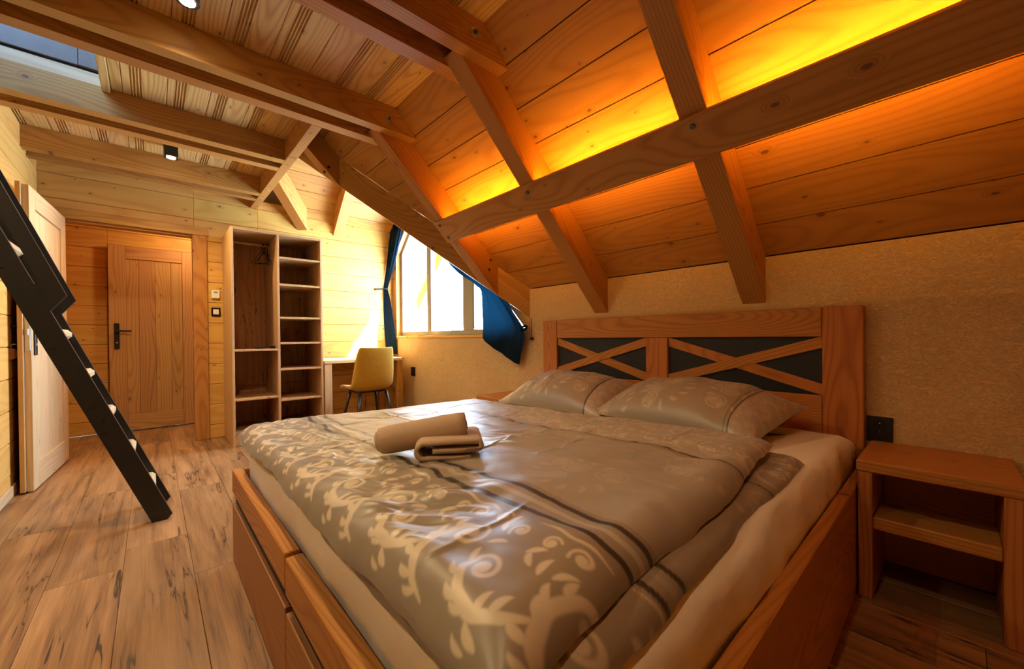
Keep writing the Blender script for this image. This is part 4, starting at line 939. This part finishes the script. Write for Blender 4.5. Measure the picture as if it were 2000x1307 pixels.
def duvet_layer(name, parent, ns, nt, foot_x, head_x, y_near, y_far, ztop, zedge, r, amp, seedy, hem=None, drop=None):
    a = (np.linspace(0, 1, ns)**1.35)[:, None]*np.ones((1, nt)); b = np.ones((ns, 1))*(np.linspace(0, 1, nt)**1.25)[None, :]
    yn = y_near(a); yf = y_far(a); fx = foot_x(b); hx = head_x(b)
    x_ = fx + (hx-fx)*a; y_ = yn + (yf-yn)*b
    wx = 0.007*fbm(y_*5+seedy, x_*0.7+3, 2)*4; wy = 0.006*fbm(x_*5+9+seedy, y_*0.7, 2)*4
    ef = (x_-fx); eh = (hx-x_); en = (y_-yn); efar = (yf-y_)
    dd = lambda e, rr: 1-np.sqrt(np.clip(1-(1-np.clip(e/rr, 0, 1))**2, 0, 1))
    fall = 1-(1-dd(ef, r))*(1-dd(eh, r*0.7))*(1-dd(en, r))*(1-dd(efar, r*1.3))
    inn = np.minimum.reduce([sstep(0, 0.10, ef), sstep(0, 0.06, eh), sstep(0, 0.10, en), sstep(0, 0.12, efar)])
    zt_ = ztop(x_, y_); ze = zedge(x_, y_)
    n_ = amp*(2.0*fbm(x_*3.1+seedy, y_*2.3, 2) + 1.0*fbm(x_*8+y_*4+seedy, y_*6-x_*3, 2))
    # sharp creases
    c1 = fbm(x_*4.0+y_*2.2+11+seedy, y_*3.2-x_*1.1+5, 3); cr = np.exp(-(c1/0.026)**2)*0.22*amp*sstep(-0.05, 0.12, fbm(x_*2.1+40, y_*2.1+seedy, 2))
    # bunched wrinkles towards the foot end
    ft = sstep(0.62, 0.30, x_)*sstep(0.3, 0.7, y_)
    n_ = n_ + ft*amp*0.8*fbm(x_*20+5*y_, y_*6+seedy, 2)
    lines = np.zeros_like(x_)
    for x0 in (0.88, 1.30): lines += np.exp(-((x_-x0-0.012*fbm(y_*3+x0, y_*0+2, 2)*4)/0.0075)**2)*0.0032*sstep(-0.08, 0.10, fbm(y_*2.5+x0*9, x_*0+seedy, 2))
    for y0 in (0.62, 1.02, 1.46, 1.85): lines += np.exp(-((y_-y0-0.25*(x_-0.9)*(0.4 if y0 < 1 else 0.15)-0.010*fbm(x_*4+y0*7, x_*0+5, 2)*4)/0.0075)**2)*0.0032*sstep(-0.10, 0.08, fbm(x_*2.7+y0*5, y_*0+seedy, 2))
    sw = fbm(x_*2.0+7+seedy, y_*2.0, 2)*3.0
    pw_ = fbm((x_*0.9+y_*0.45)*24+sw*2, (y_*0.9-x_*0.45)*5+sw, 2); pk = sstep(0.0, 0.20, fbm(x_*1.9+21+seedy, y_*1.6+3, 2)+0.5*sstep(0.75, 0.35, x_)*sstep(0.5, 0.9, y_))
    z_ = zt_-(zt_-ze)*fall + (n_+cr+lines+amp*1.35*pw_*pk)*inn*(1-fall)
    x_ = x_ + wx*(1-inn); y_ = y_ + wy*(1-inn)
    # small ripples along the rolled edges
    z_ = z_ + 0.010*fall*fbm(y_*16+seedy, x_*16, 2)*2
    s = np.cumsum(np.vstack([np.zeros((1, nt)), np.hypot(np.diff(x_, axis=0), np.diff(z_, axis=0))]), axis=0)
    t = b*(yf.mean()-yn.mean()) + yn.mean()
    top = np.stack([x_, y_, z_], -1)
    return top, s, t
dv = thing('duvet', 'grey printed duvet folded double across the bed', 'duvet', (0.95, 1.25, 0.56))
NS, NT_ = 500, 640
zplate = lambda x_, y_: 0.650-0.026*(y_-0.33)+0.010*np.sin(2.2*x_+0.5)
top, s, t = duvet_layer('upper_layer', dv, NS, NT_, lambda b: 0.262+0.018*b+0.05*np.exp(-((b-1)/0.05)**2)*0-0.0*b, lambda b: 1.640-0.045*b+0.02*np.sin(b*7), lambda a: 0.312+0.115*a+0.010*np.sin(a*9), lambda a: 2.205-0.03*a+0.012*np.sin(a*6+1),
                        zplate, lambda x_, y_: 0.598-0.022*np.clip(y_-0.3, 0, 2)+0.012*np.sin(5*y_+x_*3)*0.5, 0.075, 0.020, 0.0)
S0 = 0.335; orn, stp, fld = linen_print(s, t, 0.00, (0.318, 0.388), 0.965, 1.45)
grid_obj('upper_layer', top, 'duvet', dv, dict(ornament=orn, stripe=stp, field=fld))
top2, s2_, t2_ = duvet_layer('lower_layer', dv, 300, 380, lambda b: 0.286+0.012*b, lambda b: 1.690-0.03*b+0.008*np.sin(b*5), lambda a: 0.302+0.050*a+0.006*np.sin(a*11+1), lambda a: 2.195+0*a,
                        lambda x_, y_: 0.588+0.010*np.sin(3*x_)-0.008*y_, lambda x_, y_: 0.5435+0.0*x_, 0.055, 0.007, 5.3)
orn2, stp2, fld2 = linen_print(s2_, t2_, 0.02, (0.33, 0.40), 1.00, 1.5, 0.1)
grid_obj('lower_layer', top2, 'duvet', dv, dict(ornament=orn2*0.8, stripe=stp2, field=fld2*0.3))

# pillows --------------------------------------------------------------------
def pillow(label, c, rz, tilt, LX, LY, TH, seed, flip=False):
    Wm = Matrix.Translation(c) @ Matrix.Rotation(rz, 4, 'Z') @ Matrix.Rotation(tilt, 4, 'Y')
    t_ = bpy.data.objects.new('pillow', None); setup(t_, None, Wm); tag(t_, label, 'pillow', 'pillows at the headboard')
    n, m_ = 120, 150
    u = np.linspace(-1, 1, n)[:, None]*np.ones((1, m_)); v = np.ones((n, 1))*np.linspace(-1, 1, m_)[None, :]
    sq = 1-0.10*(np.abs(v)**3)*0-0.0
    pinch_x = 1-0.06*(1-np.abs(v)**2)*np.abs(u)**4*0; 
    hx = LX/2*(1-0.07*(1-np.abs(v)**4)); hy = LY/2*(1-0.06*(1-np.abs(u)**4))
    x_ = u*hx; y_ = v*hy
    prof = (np.clip(1-np.abs(u)**2.4, 0, 1)**0.62)*(np.clip(1-np.abs(v)**2.6, 0, 1)**0.60)
    cn = np.exp(-((1-np.abs(v))/0.16)**2)
    wr_ = 0.016*fbm(u*1.6+seed, v*3.4, 3)*2 + 0.006*np.sin(v*14+u*3+seed)*cn
    zt_ = TH*0.64*prof + wr_*np.clip(prof*1.4, 0, 1); zb = -TH*0.28*prof
    T_ = np.stack([x_, y_, zt_], -1); B_ = np.stack([x_, y_, zb], -1)
    # print: flowers on the cover, dark stripe and scroll band at the open end
    e = (1-v)*LY/2 if flip else (1+v)*LY/2
    orn = np.zeros_like(u); stp = np.zeros_like(u); fld = np.full_like(u, 0.25)
    for k, (fu, fv, L_) in enumerate(((-0.20, -0.62, 0.24), (-0.35, 0.10, 0.27), (0.55, -0.30, 0.26), (0.45, 0.45, 0.25), (-0.75, 0.70, 0.22))):
        uu = (x_-fu*LX/2)/L_; vv = (y_-fv*LY/2)/L_; orn = np.maximum(orn, 0.60*inside(FL[k % 3], uu, vv, 0.03))
    endm = e < 0.115; orn = np.where(endm, 0.55*tiled(AC, x_, e, 0.16, 0.115, 0.0, 0.0, 0.03), orn); fld = np.where(endm, 0.7, fld)
    stp = np.maximum(stp, 1-sstep(0.0025, 0.0045, np.abs(e-0.115))); stp = np.maximum(stp, 0.5*(1-sstep(0.001, 0.003, np.abs(e-0.132))))
    A = dict(ornament=orn, stripe=stp, field=fld)
    grid_obj('pillow_cover', T_, 'duvet', t_, A, False, Wm)
    ub = B_[::3, ::3]; z0 = np.zeros_like(ub[..., 0]); grid_obj('pillow_underside', B_[::-1], 'duvet', t_, dict(ornament=orn[::-1]*0, stripe=stp[::-1]*0, field=fld[::-1]*0), False, Wm)
    return t_, Wm
pillow('printed grey pillow at the window end, half behind the other pillow', (2.035, 1.690, 0.612), math.radians(4), math.radians(-10), 0.58, 0.80, 0.24, 1.3)
p2_, PW = pillow('printed grey pillow in front, nearest the bedside shelf', (2.020, 0.895, 0.618), math.radians(-7), math.radians(-9), 0.56, 0.86, 0.25, 7.7)

# towels -----------------------------------------------------------------------
tw = thing('folded_towel', 'beige towel folded flat on the duvet', 'towel', (0.69, 1.04, 0.645), math.radians(-30))
TX = Matrix.Translation((0.690, 1.050, 0.640)) @ Matrix.Rotation(math.radians(-33), 4, 'Z')
def fold_strip(name, path, half_w, th_, parent, X):
    P = np.array(path); n = len(P); d = np.gradient(P, axis=0); d /= np.linalg.norm(d, axis=1)[:, None]; nrm = np.stack([-d[:, 1], d[:, 0]], -1)
    A = P+nrm*th_/2; B = (P-nrm*th_/2)[::-1]; ring = np.concatenate([A, B]); m_ = 9
    rows = []
    for k, w_ in enumerate(np.linspace(-half_w, half_w, m_)):
        sh = 1 if 0 < k < m_-1 else 0.96
        c_ = ring.mean(0); q = c_+(ring-c_)*np.array([1.0, sh]); rows.append(np.stack([q[:, 0]+0.002*fbm(np.arange(len(q))*0.3, np.full(len(q), w_*30.0), 2), np.full(len(q), w_), q[:, 1]+0.004*fbm(np.arange(len(q))*0.2+4, np.full(len(q), w_*20.0), 2)], -1))
    Pg = np.array(rows).transpose(1, 0, 2); o = grid_obj(name, Pg, 'terry', parent, None, True, X)
    bm = bmesh.new(); bm.from_mesh(o.data); bmesh.ops.holes_fill(bm, edges=[e for e in bm.edges if e.is_boundary]); bmesh.ops.recalc_face_normals(bm, faces=bm.faces); bm.to_mesh(o.data); bm.free(); return o
def arc(cx_, cz, r_, a0, a1, n=10): return [(cx_+r_*math.cos(a), cz+r_*math.sin(a)) for a in np.linspace(a0, a1, n)]
H_ = math.pi/2
path = [(-0.055, 0.009), (0.0, 0.008), (0.07, 0.010)] + arc(0.075, 0.019, 0.009, -H_, H_, 8) + [(0.0, 0.030), (-0.06, 0.030)] + arc(-0.072, 0.043, 0.013, -H_, -3*H_, 8)[0:] + [(-0.02, 0.057), (0.05, 0.055), (0.078, 0.052)] 
path = [(0.055, 0.008), (0.0, 0.008), (-0.07, 0.010)] + arc(-0.078, 0.031, 0.023, -H_, -3*H_, 12) + [(0.0, 0.056), (0.06, 0.055)] + arc(0.075, 0.043, 0.012, H_, -H_, 9) + [(0.02, 0.030), (-0.055, 0.031)]
fold_strip('towel_cloth', path, 0.088, 0.0135, tw, TX)
rl = thing('rolled_towel', 'beige towel rolled up and leaning on the folded one', 'towel', (0.62, 1.16, 0.70))
RX = frame((0.628, 1.120, 0.703), Vector((0.225, -0.185, 0.050)), (0, 0, 1))
ths = np.linspace(0, 2*math.pi*3.6, 150); rr = 0.010+0.036*ths/ths[-1]
sp_ = np.stack([rr*np.cos(ths), rr*np.sin(ths)], -1); dsp = np.gradient(sp_, axis=0); dsp /= np.linalg.norm(dsp, axis=1)[:, None]; nsp = np.stack([-dsp[:, 1], dsp[:, 0]], -1)
ring = np.concatenate([sp_+nsp*0.0042, (sp_-nsp*0.0042)[::-1]]); rows = []
for k, f in enumerate(np.linspace(-1, 1, 15)):
    sc_ = 1.0-0.10*abs(f)**6; edge = 0.10+0.0*f
    rows.append(np.stack([np.full(len(ring), f*0.136) + (0.006*np.sin(np.arange(len(ring))*0.05) if abs(f) == 1 else 0), ring[:, 0]*sc_*0.94, ring[:, 1]*sc_*1.02], -1))
o = grid_obj('towel_cloth', np.array(rows).transpose(1, 0, 2), 'terry', rl, None, True, RX)
bm = bmesh.new(); bm.from_mesh(o.data); bmesh.ops.holes_fill(bm, edges=[e for e in bm.edges if e.is_boundary]); bmesh.ops.recalc_face_normals(bm, faces=bm.faces); bm.to_mesh(o.data); bm.free(); smooth(o.data)

# bedside shelves -----------------------------------------------------------------
def nightstand(label, y0, y1):
    t_ = thing('nightstand', label, 'nightstand', (2.2, (y0+y1)/2, 0), 0, 'bedside shelves')
    box('top', 1.988, 2.402, y0, y1, 0.479, 0.521, 'bed', t_, 0.004, 1)
    for (a, b) in ((y0+0.004, y0+0.045), (y1-0.045, y1-0.004)): box('side_panel', 1.992, 2.40, a, b, 0, 0.479, 'bed', t_, 0.003, 2)
    box('shelf', 1.998, 2.20, y0+0.045, y1-0.045, 0.266, 0.312, 'bed', t_, 0.004, 1)
    box('back_panel', 2.380, 2.40, y0+0.045, y1-0.045, 0.0, 0.479, 'bed', t_, 0.002, 1)
nightstand('open bedside shelf in the dark corner right of the bed', -0.153, 0.2485)
nightstand('bedside shelf behind the bed, only its top showing', 2.240, 2.650)

# curtains -------------------------------------------------------------------------
def interp_rows(rows, n):
    R_ = np.array(rows, float); k = np.arange(len(R_)); f = np.linspace(0, len(R_)-1, n)
    out = np.stack([np.interp(f, k, R_[:, i]) for i in range(R_.shape[1])], -1)
    for _ in range(4): out[1:-1] = (out[:-2]+2*out[1:-1]+out[2:])/4
    return out
# rows: (ya, xa, za, yb, xb, zb, pleat)
lc = thing('curtain', 'navy curtain gathered by a tie at the log wall', 'curtain', (2.33, 5.0, 0.8), 0, 'navy window curtains')
rows = interp_rows([(5.035, 2.370, 2.36, 4.55, 2.372, 2.80, 0.018), (5.035, 2.350, 2.28, 4.66, 2.375, 2.52, 0.020), (5.035, 2.335, 2.10, 4.80, 2.375, 2.22, 0.022), (5.030, 2.315, 1.90, 4.92, 2.360, 1.96, 0.020), (5.030, 2.285, 1.74, 4.985, 2.330, 1.76, 0.014), (5.035, 2.268, 1.655, 5.012, 2.315, 1.655, 0.008), (5.032, 2.268, 1.56, 4.99, 2.330, 1.55, 0.014), (5.030, 2.270, 1.30, 4.95, 2.350, 1.28, 0.020), (5.030, 2.280, 1.05, 4.93, 2.370, 1.02, 0.022), (5.030, 2.300, 0.82, 4.92, 2.385, 0.79, 0.022)], 70)
vv = np.linspace(0, 1, 90); G = np.zeros((70, 90, 3))
for i, r_ in enumerate(rows):
    ya, xa, za, yb_, xb_, zb, pa = r_; ph = np.sin(vv*2*math.pi*4.5+0.004*i)*pa; dy, dx_ = yb_-ya, xb_-xa; L_ = math.hypot(dy, dx_)+1e-6
    G[i, :, 0] = np.minimum(xa+dx_*vv + ph*(abs(dy)/L_), 2.395); G[i, :, 1] = np.minimum(ya+dy*vv - ph*(abs(dx_)/L_)*np.sign(dy)*-1, 5.042); G[i, :, 2] = za+(zb-za)*vv
grid_obj('curtain_cloth', G, 'curtain', lc)
tube('tie_band', [(2.293+0.034*math.cos(a), 5.018+0.022*math.sin(a), 1.655+0.004*math.sin(a)) for a in np.linspace(0, 2*math.pi, 24, endpoint=False)], 0.006, 'black', lc, 8, closed=True)
hk = thing('curtain_hook', 'black wall hook holding the gathered curtain', 'hook', (2.16, YF, 1.645)); beam2('hook_arm', (2.155, YF-0.020, 1.640), (2.262, YF-0.030, 1.650), 0.022, 0.014, (0, 0, 1), 'black', hk, 0.005); cyl('hook_base', (2.165, YF, 1.640), (2.165, YF-0.022, 1.640), 0.013, 0.013, 'black', hk, 12)
rc_ = thing('curtain', 'navy curtain swept aside under the diagonal valley beam', 'curtain', (2.34, 2.9, 0.9), 0, 'navy window curtains')
# left boundary (window side) and right boundary (wall side), top to bottom, as (y, z)
Lb = interp_rows([(3.92, 2.46, 0), (3.62, 1.80, 0), (3.40, 1.655, 0), (3.19, 1.555, 0), (3.06, 1.46, 0), (3.035, 1.33, 0), (3.025, 1.17, 0), (3.036, 0.995, 0)], 80)
Rb = interp_rows([(3.88, 2.52, 0), (3.10, 1.78, 0), (2.80, 1.475, 0), (2.66, 1.33, 0), (2.56, 1.20, 0), (2.47, 1.10, 0), (2.425, 1.03, 0), (2.505, 0.762, 0)], 80)
G = np.zeros((80, 70, 3)); vv = np.linspace(0, 1, 70)
for i in range(80):
    f = i/79; y_ = Lb[i, 0]+(Rb[i, 0]-Lb[i, 0])*vv; z_ = Lb[i, 1]+(Rb[i, 1]-Lb[i, 1])*vv - 0.02*np.sin(math.pi*vv)*f
    G[i, :, 0] = 2.352 + 0.014*np.sin(vv*9+f*3) + 0.010*np.sin(vv*23-f*4)*(1-0.6*f) + 0.006*np.sin(vv*5+f*14); G[i, :, 1] = y_; G[i, :, 2] = z_
grid_obj('curtain_cloth', G, 'curtain', rc_)
kn = [(2.350+0.02*math.cos(a), 2.452+0.03*math.sin(a), 1.075+0.02*math.cos(a)) for a in np.linspace(0, 2*math.pi, 18, endpoint=False)]
tube('tie_band', kn, 0.011, 'curtain', rc_, 8, closed=True)
hk = thing('curtain_hook', 'small black wall hook beside the swept curtain', 'hook', (XW, 2.405, 1.0)); cyl('hook_base', (XW, 2.400, 0.985), (XW-0.03, 2.400, 0.985), 0.012, 0.012, 'black', hk, 12); cyl('hook_pin', (XW-0.02, 2.400, 0.985), (XW-0.02, 2.400, 1.16), 0.003, 0.003, 'black', hk, 8)
rod = thing('curtain_rod', 'slanted curtain rod above the upper window edge', 'rod', (2.38, 4.7, 2.6)); tube('rod_tube', [(2.380, 5.03, 2.40), (2.380, 4.30, 3.10)], 0.010, 'black', rod, 10); cyl('finial', (2.380, 5.012, 2.417), (2.380, 5.04, 2.39), 0.016, 0.013, 'black', rod, 12)

# ceiling spots ----------------------------------------------------------------------
def spot(label, x_, y_, watts, rnd=False):
    t_ = thing('ceiling_spotlight', label, 'spotlight', (x_, y_, ZC), 0, 'black ceiling spotlights'); h_ = 0.055 if rnd else 0.095
    if rnd: cyl('housing', (x_, y_, ZC), (x_, y_, ZC-h_), 0.045, 0.045, 'black', t_, 28)
    else: box('housing', x_-0.043, x_+0.043, y_-0.043, y_+0.043, ZC-h_, ZC-0.0005, 'black', t_, 0.002)
    cyl('lens', (x_, y_, ZC-h_+0.001), (x_, y_, ZC-h_-0.004), 0.030, 0.028, 'lamp', t_, 24)
    d = bpy.data.lights.new('spot_beam', 'SPOT'); d.energy = watts; d.color = (1.0, 0.71, 0.37); d.spot_size = math.radians(150); d.spot_blend = 0.8; d.shadow_soft_size = 0.03
    o = bpy.data.objects.new('spot_beam', d); setup(o, t_, Matrix.Translation((x_, y_, ZC-h_-0.012)))
spot('black cube spotlight between the joists near the doorway', 0.131, 4.235, SPOT_W)
spot('round ceiling spotlight at the top edge of the picture', 0.135, 2.300, SPOT_W, True)
spot('unseen fill spotlight added above and behind the viewer', 0.135, 0.330, SPOT_W*0.28, True)  # added for warm fill, fixture never in view
spot('unseen fill spotlight added over the ladder side, outside the picture', -0.95, 1.35, SPOT_W*0.62, True)  # added lamp that brightens the bed foot and floor
def hall_fill_lamp():  # invented lamp, hidden in the hall to light it warmly
    t_ = thing('hall_fill_lamp', 'unseen round lamp added to brighten the hall', 'lamp', (0.45, 5.60, 2.4)); cyl('lamp_body', (0.45, 5.60, 2.4), (0.45, 5.60, 2.36), 0.10, 0.10, 'whitep', t_, 24); cyl('lens', (0.45, 5.60, 2.361), (0.45, 5.60, 2.35), 0.08, 0.075, 'lamp', t_, 24)
    d = bpy.data.lights.new('hall_fill_light', 'POINT'); d.energy = HALL_FILL_W; d.color = (1.0, 0.60, 0.24); d.shadow_soft_size = 0.07
    o = bpy.data.objects.new('hall_fill_light', d); setup(o, t_, Matrix.Translation((0.45, 5.60, 2.20)))
hall_fill_lamp()
